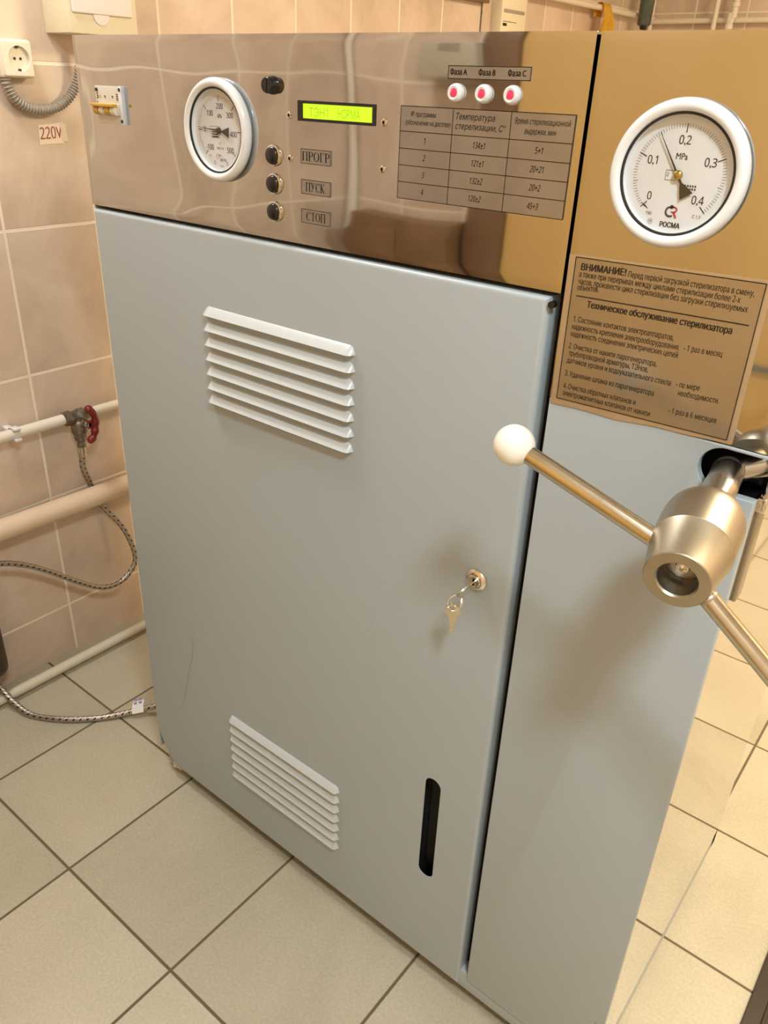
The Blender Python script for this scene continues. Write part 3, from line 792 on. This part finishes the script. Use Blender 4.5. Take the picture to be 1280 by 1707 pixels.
NOTICE = [
    ("ВНИМАНИЕ!", 0.9874, 1.0426, 1.4600, 1), ("Перед первой загрузкой стерилизатора в смену,", 1.0452, 1.1817, 1.4610, 0),
    ("а также при перерывах между циклами стерилизации более 2-х", 0.9864, 1.1696, 1.4522, 0), ("часов, произвести цикл стерилизации без загрузки стерилизуемых", 0.9869, 1.1790, 1.4440, 0),
    ("объектов.", 0.9867, 1.0133, 1.4368, 0), ("Техническое обслуживание стерилизатора", 1.0018, 1.1690, 1.4190, 1),
    ("1. Состояние контактов электроаппаратов,", 0.9877, 1.1096, 1.3998, 0), ("надежность крепления электрооборудования.", 0.9873, 1.1180, 1.3906, 0),
    ("надежность соединения электрических цепей", 0.9871, 1.1184, 1.3817, 0), ("- 1 раз в месяц", 1.1231, 1.1649, 1.3931, 0),
    ("2. Очистка от накипи парогенератора,", 0.9867, 1.0968, 1.3668, 0), ("трубопроводной арматуры, ТЭНов,", 0.9881, 1.0885, 1.3580, 0),
    ("датчиков уровня и водоуказательного стекла", 0.9872, 1.1172, 1.3488, 0), ("- по мере", 1.1234, 1.1497, 1.3510, 0), ("необходимости.", 1.1275, 1.1730, 1.3418, 0),
    ("3. Удаление шлама из парогенератора", 0.9871, 1.1005, 1.3324, 0), ("4. Очистка обратных клапанов и", 0.9875, 1.0814, 1.3162, 0),
    ("электромагнитных клапанов от накипи", 0.9882, 1.1009, 1.3070, 0), ("- 1 раз в 6 месяцев", 1.1212, 1.1756, 1.3192, 0)]
for s, x0, x1, z, bd in NOTICE: text(b, s, pt, x0, x1, z, 0.0072 if bd else 0.0063, bold=0.055 if bd else 0.012, dz=0.0018, res=1)
obj('lettering', b, m_ink_soft, NT, 0)

# circuit breaker
bx0, bx1, bz0, bz1 = 0.0594, 0.1330, 1.5683, 1.6257
b = BM(); box(b, (bx0, -0.006, bz0), (bx1, 0.002, bz1), 0.0010)
CB = obj('circuit_breaker', b, m_brk, ST); CB['label'] = 'cream circuit breaker with amber tied levers'
obj('end_cover', box(BM(), (bx1 - 0.0078, -0.0070, bz0 - 0.0005), (bx1 + 0.0006, 0.002, bz1 + 0.0005), 0.001), m_brk_side, CB)
b = BM(); box(b, (bx0 + 0.001, -0.0095, bz0 + 0.013), (bx1 - 0.008, -0.005, bz0 + 0.031), 0.0015); obj('raised_front', b, m_brk, CB)
for k in range(4):
    x = bx0 + 0.0015 + k * 0.0158
    b = BM(); cyl(b, (x + 0.001, -0.0085, bz0 + 0.0210), (x + 0.013, -0.0085, bz0 + 0.0210), 0.0078, n=24); obj('toggle', b, m_yellow if k % 2 == 0 else m_ivory, CB)
b = BM(); box(b, (bx0 + 0.001, -0.0200, bz0 + 0.0262), (bx1 - 0.010, -0.0085, bz0 + 0.0310), 0.001); obj('tie_bar', b, m_yellow, CB)
for x, z in ((bx0 + 0.005, bz1 - 0.006), (bx1 - 0.0035, bz1 - 0.005), (bx1 - 0.0035, bz0 + 0.005)):
    b = BM(); lathe(b, (x, -0.0058, z), (0, -1, 0), [(0.0028, 0), (0.0028, 0.0020)], 16); obj('terminal_screw', b, m_rubber, CB)
b = BM(); pt = ON(-0.0064)
for k in range(3):
    x = bx0 + 0.006 + 0.021 * k; z = bz1 - 0.0165
    b.faces.new([b.verts.new(pt(*p)) for p in ((x - 0.002, z + 0.002), (x + 0.002, z + 0.002), (x + 0.0008, z - 0.003))])
text(b, 'C3', pt, bx0 + 0.010, bx0 + 0.016, bz1 - 0.018, 0.0035)
for k in range(4): line_quad(b, pt, (bx1 - 0.015, bz1 - 0.012 - 0.0028 * k), (bx1 - 0.009, bz1 - 0.012 - 0.0028 * k), 0.0012)
for k in range(3): line_quad(b, pt, (bx0 + 0.003, bz1 - 0.012 - 0.0065 * k), (bx0 + 0.006, bz1 - 0.012 - 0.0065 * k), 0.0014)
obj('lettering', b, m_ink_soft, CB, 0)

# ---- locking handle through the slot
TIP = Vector((1.2255, -0.206, 1.2335)); BASE = Vector((1.1985, 0.012, 1.2670)); AX = (BASE - TIP).normalized(); LN = (BASE - TIP).length
b = BM()
lathe(b, TIP, AX, [(0.0190, 0.0022), (0.0198, 0.0010), (0.0206, 0.0), (0.0312, 0.0), (0.0322, 0.0010), (0.0406, 0.052), (0.0412, 0.053), (0.0418, 0.100), (0.0405, 0.110), (0.0370, 0.119), (0.0310, 0.1245), (0.0240, 0.126), (0.0170, 0.126)], 64, cap0=False, cap1=False)
HUB = obj('locking_handle', b, m_brushed, ST, 30); HUB['label'] = 'brushed steel clamping hub with ball-ended arms'
b = BM(); lathe(b, TIP, AX, [(0.0191, 0.0021), (0.0189, 0.0315), (0.001, 0.0315)], 48, cap0=False, cap1=False)
obj('bore', b, mottle('darker_bore_steel', (0.22, 0.21, 0.19), (0.28, 0.27, 0.25), 30, 0.4, 1.0), HUB)  # bore steel coloured darker than the hub
b = BM(); lathe(b, TIP, AX, [(0.0185, 0.0295), (0.0075, 0.0295), (0.0070, 0.022), (0.0062, 0.021), (0.0040, 0.021), (0.0038, 0.026)], 32)
lathe(b, TIP, AX, [(0.0125, 0.031), (0.0125, 0.024), (0.0055, 0.0235)], 32, cap1=False)
obj('centre_screw', b, m_chrome, HUB)
b = BM(); lathe(b, TIP, AX, [(0.0175, 0.125), (0.0165, 0.140), (0.0165, 0.160), (0.0185, 0.172), (0.0190, 0.178), (0.0180, 0.188), (0.0180, LN)], 40, cap0=False)
sphere(b, BASE, 0.0192, 32, 20)
e2 = BASE + Vector((0.040, 0.042, 0.010))
cyl(b, BASE, e2, 0.0160, n=32); lathe(b, e2, e2 - BASE, [(0.022, -0.006), (0.022, 0.004)], 32)
obj('neck', b, mottle('satin_neck_steel', (0.50, 0.48, 0.44), (0.55, 0.53, 0.48), 20, 0.24, 1.0), HUB, 40)
ctr = Vector((1.2205, -0.160, 1.2270))
BALL = Vector((1.0132, -0.161, 1.2961)); RT = Vector((1.1910, -0.160, 1.2415)); RR = Vector((1.2497, -0.160, 1.1989)); RE = Vector((1.3750, -0.160, 1.1042))
dl = (BALL - RT).normalized(); drr = (RE - RR).normalized()
for root, end, ball in ((RT - dl * 0.012, BALL - dl * 0.012, True), (RR - drr * 0.030, RE, False)):
    b = BM(); d = (end - root); cyl(b, root, end, 0.0102, n=32)
    arm = obj('arm', b, m_rod, HUB, 40)
    r0 = RT if ball else RR
    dd = d.normalized()
    b = BM(); lathe(b, r0 - dd * 0.010, dd, [(0.0104, 0.006), (0.0108, 0.0085), (0.0103, 0.010)], 32, cap0=False, cap1=False); obj('collar', b, m_brushed, arm)
    c = BALL if ball else RE + dd * 0.012
    b = BM(); sphere(b, c, 0.0232, 36, 24); obj('ball_knob', b, m_ball, arm)['label'] = 'white plastic ball knob'
# black box painting in the slot's inner shade, lower lip and a side lug
b = BM(); box(b, (1.105, 0.095, 1.20), (XE - 0.004, 0.0995, 1.34)); box(b, (1.105, 0.013, 1.2985), (XE - 0.004, 0.095, 1.3010)); box(b, (1.105, 0.013, 1.222), (XE - 0.004, 0.095, 1.2245)); box(b, (1.103, 0.013, 1.22), (1.106, 0.095, 1.30))
obj('slot_shade', b, m_cavity_shade, ST)
b = BM(); lathe(b, (1.2300, 0.088, 1.262), (0.25, -1, 0.0), [(0.034, 0), (0.034, 0.010), (0.030, 0.013)], 40); obj('clamp_disc', b, m_chrome, ST)
b = BM(); box(b, (XE - 0.001, 0.020, 1.222), (XE + 0.010, 0.036, 1.240), 0.002); cyl(b, (XE + 0.006, 0.028, 1.236), (XE + 0.006, 0.028, 1.300), 0.0055, n=16); obj('hinge_lug', b, m_chrome, ST)
b = BM(); box(b, (XE - 0.0005, 0.026, 1.095), (XE + 0.005, 0.052, 1.222), 0.002); obj('hinge_strap', b, m_brushed, ST)

# ------------------------------------------------------------------ keys in the lock
def keyshape(o, d, up, name_mat):
    """a flat key: head at o, blade along d, thickness across; returns bmesh"""
    b = BM(); d = Vector(d).normalized(); up = Vector(up).normalized(); nrm = d.cross(up).normalized()
    pts = []
    for k in range(20):
        t = math.radians(35 + 290 * k / 19); pts.append((-0.006 + 0.0125 * math.cos(t), 0.0115 * math.sin(t)))
    pts += [(0.012, -0.0052), (0.014, -0.0042), (0.033, -0.0042), (0.036, -0.001), (0.034, 0.0015), (0.031, 0.0005), (0.028, 0.003), (0.024, 0.0012), (0.020, 0.0036), (0.014, 0.0040), (0.012, 0.0052)]
    hole = [(-0.0105 + 0.0028 * math.cos(2 * PI * k / 12), 0.0028 * math.sin(2 * PI * k / 12)) for k in range(12)]
    o = Vector(o)
    plate(b, pts[::-1] if False else pts, [hole], lambda x, z, y: o + d * x + up * z + nrm * y, -0.001, 0.001)
    return b
k1 = keyshape((0.8960, -0.034, 0.9905), (0, 1, 0), (-0.55, 0, -0.83), m_key)
tag(obj('key', k1, m_key), 'small nickel key turned in the cabinet lock', 'key', 'cabinet keys')
k2 = empty('key', (0.8900, -0.046, 0.975), 'small nickel key hanging by ring below the lock', 'key', 'cabinet keys')
obj('blade', keyshape((0.8873, -0.0475, 0.9490), (0.02, 0.06, -1), (0.85, 0.52, 0), m_key), m_key, k2)
b = BM(); c = Vector((0.8895, -0.0475, 0.9690))
for tilt in (0.0, 0.5):
    u = Vector((0.75, math.sin(tilt) * 0.5, 0.3)).normalized(); v = Vector((-0.25, 0.45, 0.85)).normalized()
    tube(b, [c + (u * math.cos(2 * PI * i / 32) + v * math.sin(2 * PI * i / 32)) * 0.0115 for i in range(33)], 0.0009, 6, cap=False)
obj('split_ring', b, m_chrome, k2)

# ------------------------------------------------------------------ left wall fittings
def onw(d): return lambda y, z: Vector((WX + d, y, z))
# power socket
SK = empty('power_socket', (WX, 0.225, 1.668), 'ivory surface-mounted power socket on the tiled wall, conduit below', 'socket')
b = BM(); box(b, (WX, 0.183, 1.6290), (WX + 0.030, 0.262, 1.7085), 0.005, 3); obj('housing', b, m_ivory, SK)
b = BM(); pl = lambda y, z, d: Vector((WX + d, y, z))
circ = [(0.2255 + 0.0262 * math.cos(2 * PI * k / 40), 1.6690 + 0.0262 * math.sin(2 * PI * k / 40)) for k in range(40)]
plate(b, rrect(0.1865, 1.6325, 0.2585, 1.7050, 0.004), [circ], pl, 0.038, 0.029, 0.002, 3); obj('cover_plate', b, m_ivory, SK)
b = BM(); lathe(b, (WX + 0.0302, 0.2255, 1.6690), (1, 0, 0), [(0.0258, 0.0), (0.0262, 0.0075)], 40, cap1=False); obj('well', b, m_ivory, SK)
b = BM()
for y in (0.2175, 0.2320): lathe(b, (WX + 0.0304, y, 1.6690), (1, 0, 0), [(0.0030, 0), (0.0030, 0.0008)], 16)
for z in (1.6930, 1.6450): box(b, (WX + 0.0304, 0.2225, z - 0.003), (WX + 0.0345, 0.2285, z + 0.003))
obj('contact', b, m_rubber, SK)
# corrugated conduit
p = smooth_path([(WX + 0.020, 0.1935, 1.6275), (WX + 0.020, 0.1960, 1.612), (WX + 0.020, 0.2110, 1.584), (WX + 0.020, 0.2410, 1.5665), (WX + 0.020, 0.2800, 1.5630), (WX + 0.021, 0.3180, 1.570), (WX + 0.022, 0.3520, 1.592), (WX + 0.024, 0.3730, 1.620), (WX + 0.03, 0.384, 1.655), (WX + 0.05, 0.392, 1.70)], 40)
b = BM(); tube(b, p, lambda i, s: 0.0096 + 0.0026 * math.sin(s * 2 * PI / 0.0074), 16)
tag(obj('corrugated_conduit', b, m_conduit, sharp=60), 'grey corrugated conduit looping from the socket to the sterilizer', 'conduit')
# 220V sticker
b = BM(); plate(b, [(0.2660, 1.4835), (0.3330, 1.4862), (0.3352, 1.5335), (0.2680, 1.5275)], [], pl, 0.0012, 0.0)
SG = obj('voltage_label', b, m_paper, sharp=0); tag(SG, 'paper label reading 220V taped to the tiled wall', 'label')
b = BM(); text(b, '220V', onw(0.0016), 0.2705, 0.3305, 1.4955, 0.0255, dz=0.003, bold=0.015); obj('lettering', b, m_maroon, SG, 0)
b = BM(); plate(b, [(0.3290, 1.4905), (0.3440, 1.4885), (0.3425, 1.5300), (0.3270, 1.5335)], [], pl, 0.0018, 0.0012); obj('tape', b, m_tape, SG, 0)

# electrical boxes high on the left wall
def fusebox(y0, y1, z0, d, name, label, kind):
    B = empty(name, (WX, (y0 + y1) / 2, z0), label, 'box', 'cream boxes on the left wall')
    obj('housing', box(BM(), (WX, y0, z0), (WX + d, y1, z0 + 0.30), 0.003), m_box, B)
    return B
B = fusebox(0.3235, 0.512, 1.7265, 0.106, 'fuse_box', 'cream fuse box with white window high on wall above the socket', 0)
b = BM(); box(b, (WX + 0.105, 0.3330, 1.768), (WX + 0.114, 0.4960, 2.00), 0.004); obj('lid_window', b, m_box_lid, B)
b = BM(); lathe(b, (WX + 0.105, 0.410, 1.768), (1, 0, 0), [(0.022, 0), (0.022, 0.003), (0.020, 0.004)], 28); obj('thumb_tab', b, m_box_lid, B)
B2 = fusebox(2.300, 2.495, 1.80, 0.05, 'junction_box', 'slim cream box with a dark slit, beyond the sterilizer on the wall', 1)
b = BM(); box(b, (WX + 0.0495, 2.315, 1.925), (WX + 0.053, 2.475, 1.937), 0.001); obj('slit', b, m_conduit, B2)
b = BM(); box(b, (WX + 0.0495, 2.315, 1.893), (WX + 0.0503, 2.42, 1.895)); box(b, (WX + 0.0495, 2.315, 1.878), (WX + 0.0503, 2.345, 1.888)); obj('print', b, m_ink_soft, B2, 0)
t = empty('wall_shelf', (WX, 2.0, 1.95), 'small brown shelf high on the wall beside the slim cream box', 'shelf')
obj('board', box(BM(), (WX, 1.80, 1.947), (WX + 0.035, 2.228, 1.972), 0.002), m_frame_wood, t)
b = BM(); tube(b, [(WX + 0.004, 2.224, 1.95), (WX + 0.004, 2.224, 1.5), (WX + 0.004, 2.224, 1.0)], 0.003, 8)
tag(obj('cable', b, m_valve), 'thin dark cable running down the tiles beside the slim cream box', 'cable')

# ------------------------------------------------------------------ pipes
def pipe(name, a, c, r, material, label):
    b = BM(); cyl(b, a, c, r, n=28); return tag(obj(name, b, material), label, 'pipe')
P1 = pipe('water_pipe', (WX + 0.045, YF + 0.30, 0.7905), (WX + 0.045, 0.205, 0.7875), 0.0150, m_pipe, 'white plastic water pipe clipped to the wall, left of red valve')
pipe('water_pipe', (WX + 0.045, 0.262, 0.7865), (WX + 0.045, YB - 0.05, 0.775), 0.0135, m_pipe, 'white plastic water pipe from red valve to behind the sterilizer')
b = BM()
box(b, (WX, 0.036, 0.788), (WX + 0.03, 0.054, 0.800), 0.002)
u = [(WX + 0.045 + 0.0172 * math.cos(math.radians(a)), 0.7905 + 0.0172 * math.sin(math.radians(a))) for a in range(40, 321, 14)]
i_ = [(WX + 0.045 + 0.0152 * math.cos(math.radians(a)), 0.7905 + 0.0152 * math.sin(math.radians(a))) for a in range(320, 39, -14)]
plate(b, u + i_, [], lambda x, z, y: Vector((x, y, z)), 0.036, 0.054)
box(b, (WX + 0.050, 0.036, 0.803), (WX + 0.068, 0.054, 0.809), 0.001); box(b, (WX + 0.050, 0.036, 0.772), (WX + 0.066, 0.054, 0.778), 0.001)
obj('pipe_clip', b, m_white, P1)
pipe('heating_pipe', (WX + 0.060, YF + 0.30, 0.5560), (WX + 0.060, 2.6, 0.4920), 0.0300, m_pipe_pink, 'thick beige painted heating pipe below the water pipe')
pipe('drain_pipe', (-0.5475, YF + 0.30, 0.026), (-0.520, 0.9, 0.026), 0.0150, m_pipe_floor, 'ivory pipe lying on the floor tiles along the wall')

# ball valve
V = empty('ball_valve', (WX + 0.045, 0.232, 0.787), 'dark bronze ball valve with red lever on the white water pipe', 'valve')
vx = WX + 0.045
b = BM(); lathe(b, (vx, 0.188, 0.7870), (0, 1, 0), [(0.018, 0), (0.021, 0.002), (0.021, 0.024), (0.017, 0.028), (0.017, 0.042), (0.0195, 0.046), (0.0195, 0.066), (0.016, 0.070), (0.0148, 0.085)], 6)
lathe(b, (vx, 0.2320, 0.790), (0, 0, -1), [(0.017, 0), (0.019, 0.018), (0.022, 0.030), (0.022, 0.052), (0.018, 0.058), (0.0165, 0.076), (0.012, 0.082), (0.012, 0.098)], 20)
sphere(b, (vx, 0.232, 0.762), 0.023, 20, 14)
obj('body', b, m_valve, V, 30)
b = BM(); lathe(b, (vx + 0.018, 0.240, 0.768), (1, 0, 0), [(0.011, 0), (0.011, 0.014), (0.007, 0.016), (0.007, 0.026)], 6); obj('stem_nut', b, m_chrome, V)
b = BM()
lv = smooth_path([(vx + 0.040, 0.246, 0.812), (vx + 0.041, 0.258, 0.794), (vx + 0.042, 0.260, 0.768), (vx + 0.042, 0.256, 0.748), (vx + 0.042, 0.248, 0.730), (vx + 0.040, 0.240, 0.722)], 6)
tube(b, lv, lambda i, s: 0.0085 + 0.003 * math.sin(i * 0.42) ** 2, 12)
sphere(b, lv[0], 0.0125, 16, 10); sphere(b, lv[-1], 0.0110, 16, 10); box(b, (vx + 0.038, 0.236, 0.756), (vx + 0.044, 0.258, 0.780), 0.002)
obj('lever', b, m_lever, V)['label'] = 'dark red lever'

# hoses
hx = lambda d, y, z: (WX + d, y, z)
h1 = smooth_path([hx(.045, .2324, .688), hx(.032, .233, .6282), hx(.0165, .254, .5664), hx(.0125, .272, .512), hx(.0155, .2904, .4606), hx(.050, .3267, .3847), hx(.080, .3373, .3041), hx(.090, .3199, .2602), hx(.090, .2667, .2293), hx(.090, .2032, .2404), hx(.090, .1289, .2966), hx(.090, .0445, .3748), hx(.090, -.0196, .4250), hx(.090, -.0828, .4582), hx(.090, -.16, .470), hx(.085, -.26, .44)], 10)
b = BM(); tube(b, h1, 0.0079, 14, uv=True)
HS = obj('braided_hose', b, m_braid); tag(HS, 'braided steel hose curving down from the red valve behind beige pipe', 'hose', 'braided hoses')
b = BM(); lathe(b, (WX + 0.045, 0.232, 0.6915), (0, 0, -1), [(0.0115, 0), (0.0115, 0.012), (0.0095, 0.014), (0.0095, 0.030)], 20); obj('ferrule', b, m_key, HS)
h2 = smooth_path([(-0.66 + 0.03, -0.255, 0.115), (-0.590, -0.178, 0.084), (-0.5450, -0.1520, 0.063), (-0.4950, -0.1430, 0.032), (-0.4300, -0.1275, 0.0095), (-0.3500, -0.0810, 0.0090), (-0.2890, -0.0250, 0.0090), (-0.2480, 0.0260, 0.0110), (-0.2080, 0.0770, 0.020), (-0.1745, 0.1111, 0.030), (-0.11, 0.165, 0.045), (-0.05, 0.205, 0.07), (-0.012, 0.225, 0.09)], 10)
b = BM(); tube(b, h2, 0.0085, 14, uv=True)
HS2 = obj('braided_hose', b, m_braid); tag(HS2, 'braided steel hose lying on floor with a paper tag', 'hose', 'braided hoses')
c = Vector((-0.208, 0.077, 0.026)); d = Vector((0.62, 0.74, 0.12)).normalized(); sd = Vector((-0.74, 0.62, 0)).normalized()
b = BM()
for s0, s1, s2, s3 in ((-0.014, 0.014, -0.018, 0.030),):
    q = [c + d * -0.016 + sd * -0.012 + Vector((0, 0, -0.006)), c + d * 0.016 + sd * -0.012 + Vector((0, 0, -0.006)), c + d * 0.016 + Vector((0, 0, 0.010)), c + d * 0.018 + sd * 0.020 + Vector((0, 0, 0.013)), c + d * -0.014 + sd * 0.018 + Vector((0, 0, 0.013)), c + d * -0.016 + Vector((0, 0, 0.010))]
    up = [b.verts.new(p) for p in q]; lo = [b.verts.new(p + Vector((0, 0, -0.0008))) for p in q]
    for F in (up, lo):
        b.faces.new((F[0], F[1], F[2], F[5])); b.faces.new((F[5], F[2], F[3], F[4]))
    skin(b, up, lo)
tg = obj('tag', b, m_tag, HS2, 0)
b = BM()
for k in (-1, 1):
    for r in range(2):
        a = c + d * (0.007 * k - 0.004) + sd * (0.006 + 0.010 * r) + Vector((0, 0, 0.0135 + 0.004 * r))
        b.faces.new([b.verts.new(p) for p in (a, a + d * 0.009, a + d * 0.009 + sd * 0.005 + Vector((0, 0, 0.002)), a + sd * 0.005 + Vector((0, 0, 0.002)))])
obj('print', b, m_tagblue, tg, 0)
# dark canister on the wall at the photo's left edge
CN = empty('wall_canister', (WX + 0.06, -0.25, 0.2), 'dark brown rounded canister on the wall at the far left edge', 'canister')
b = BM(); box(b, (WX + 0.004, -0.40, 0.098), (WX + 0.10, -0.112, 0.30), 0.035, 5); obj('body', b, mat('dark_brown_plastic', (0.045, 0.024, 0.012), 0.4), CN)
b = BM(); box(b, (WX, -0.35, 0.15), (WX + 0.006, -0.19, 0.26)); obj('bracket', b, m_rubber, CN)

# ------------------------------------------------------------------ far end of the room
pipe('service_pipe', (WX + 0.05, 1.2, 2.008), (WX + 0.05, YB - 0.03, 2.011), 0.0125, m_pipe, 'white pipe along left wall that the yellow cloth hangs over')
pipe('service_pipe', (WX + 0.05, YB - 0.045, 1.998), (2.6, YB - 0.045, 2.005), 0.0125, m_pipe, 'white horizontal pipe along the back wall')
pipe('service_pipe', (-0.575, YB - 0.03, 0.0), (-0.575, YB - 0.03, CEIL), 0.012, m_pipe, 'white vertical pipe in the corner behind the dark green tube')
pipe('service_pipe', (-0.236, YB - 0.075, 0.0), (-0.222, YB - 0.075, CEIL), 0.0125, m_pipe, 'slim white vertical pipe on back wall, left of the bent one')
b = BM()
tube(b, smooth_path([(-0.150, YB - 0.08, 0.0), (-0.150, YB - 0.08, 1.0), (-0.150, YB - 0.08, 1.95), (-0.146, YB - 0.08, 1.985), (-0.136, YB - 0.08, 2.03), (-0.134, YB - 0.08, 2.07), (-0.134, YB - 0.08, CEIL)], 6), 0.0155, 16)
for z, x in ((1.968, -0.148), (2.062, -0.134)): lathe(b, (x, YB - 0.08, z - 0.012), (0, 0, 1), [(0.0155, 0), (0.0195, 0.003), (0.0195, 0.021), (0.0155, 0.024)], 20)
tag(obj('service_pipe', b, m_pipe), 'thicker bent white vertical pipe with couplings on the back wall', 'pipe')
# yellow cloth draped over the pipe
b = BM(); g = []
for i in range(33):
    t = i / 32; row = []
    for j in range(33):
        q = j / 32
        if q < 0.12: X_ = WX + 0.026; Z_ = 1.975 + (2.012 - 1.975) * q / 0.12
        elif q < 0.28:
            a = PI - PI * (q - 0.12) / 0.16; X_ = WX + 0.05 + 0.022 * math.cos(a); Z_ = 2.012 + 0.020 * math.sin(a)
        else: X_ = WX + 0.072; Z_ = 2.012 - (q - 0.28) / 0.72 * 0.33
        away = max(0, q - 0.28)
        wid = 0.085 + 0.10 * min(1, away / 0.35)
        fold = math.sin(t * 21 + 2.0 * q) * (0.002 + 0.009 * min(1, away / 0.2))
        row.append(b.verts.new((X_ + fold + 0.011 * min(1, away / 0.1), 3.205 + (t - 0.5) * wid, Z_)))
    g.append(row)
for i in range(32):
    for j in range(32): b.faces.new((g[i][j], g[i + 1][j], g[i + 1][j + 1], g[i][j + 1]))
bmesh.ops.solidify(b, geom=b.faces[:], thickness=0.002)
tag(obj('yellow_cloth', b, m_cloth, sharp=80), 'bright yellow cloth hanging over the pipe on left wall', 'cloth')
# dark green tube hanging in the corner
GT = empty('rolled_umbrella', (WX + 0.10, 3.58, 1.95), 'dark green rolled cover with black tip hanging in the far corner', 'umbrella')
b = BM(); lathe(b, (WX + 0.105, 3.575, 1.963), (0.0, 0.03, 1), [(0.026, 0), (0.032, 0.004), (0.034, 0.06), (0.036, 0.20), (0.037, 0.42), (0.030, 0.50)], 10); obj('cover', b, m_green, GT, 25)
b = BM(); lathe(b, (WX + 0.105, 3.573, 1.963), (0, 0, -1), [(0.018, -0.004), (0.017, 0.012), (0.013, 0.018)], 16); obj('tip', b, m_black, GT)
b = BM(); box(b, (WX, 3.565, 2.44), (WX + 0.11, 3.585, 2.465), 0.003); obj('hook', b, m_chrome, GT)

# ------------------------------------------------------------------ dark ribbed mat at the lower right
MT = empty('rubber_mat', (1.78, 0.3, 0), 'dark brown ribbed mat on the floor at the lower right corner', 'mat')
b = BM(); box(b, (1.421, -0.35, 0.0), (2.20, 0.95, 0.012), 0.003); obj('base', b, mat('dark_brown_rubber', (0.030, 0.020, 0.013), 0.5), MT)
b = BM()
for k in range(28):
    x = 1.455 + 0.026 * k
    cyl(b, (x, -0.34, 0.012), (x, 0.94, 0.012), 0.0042, n=8)
obj('ribs', b, mat('dark_brown_rubber', (0.030, 0.020, 0.013), 0.5), MT)
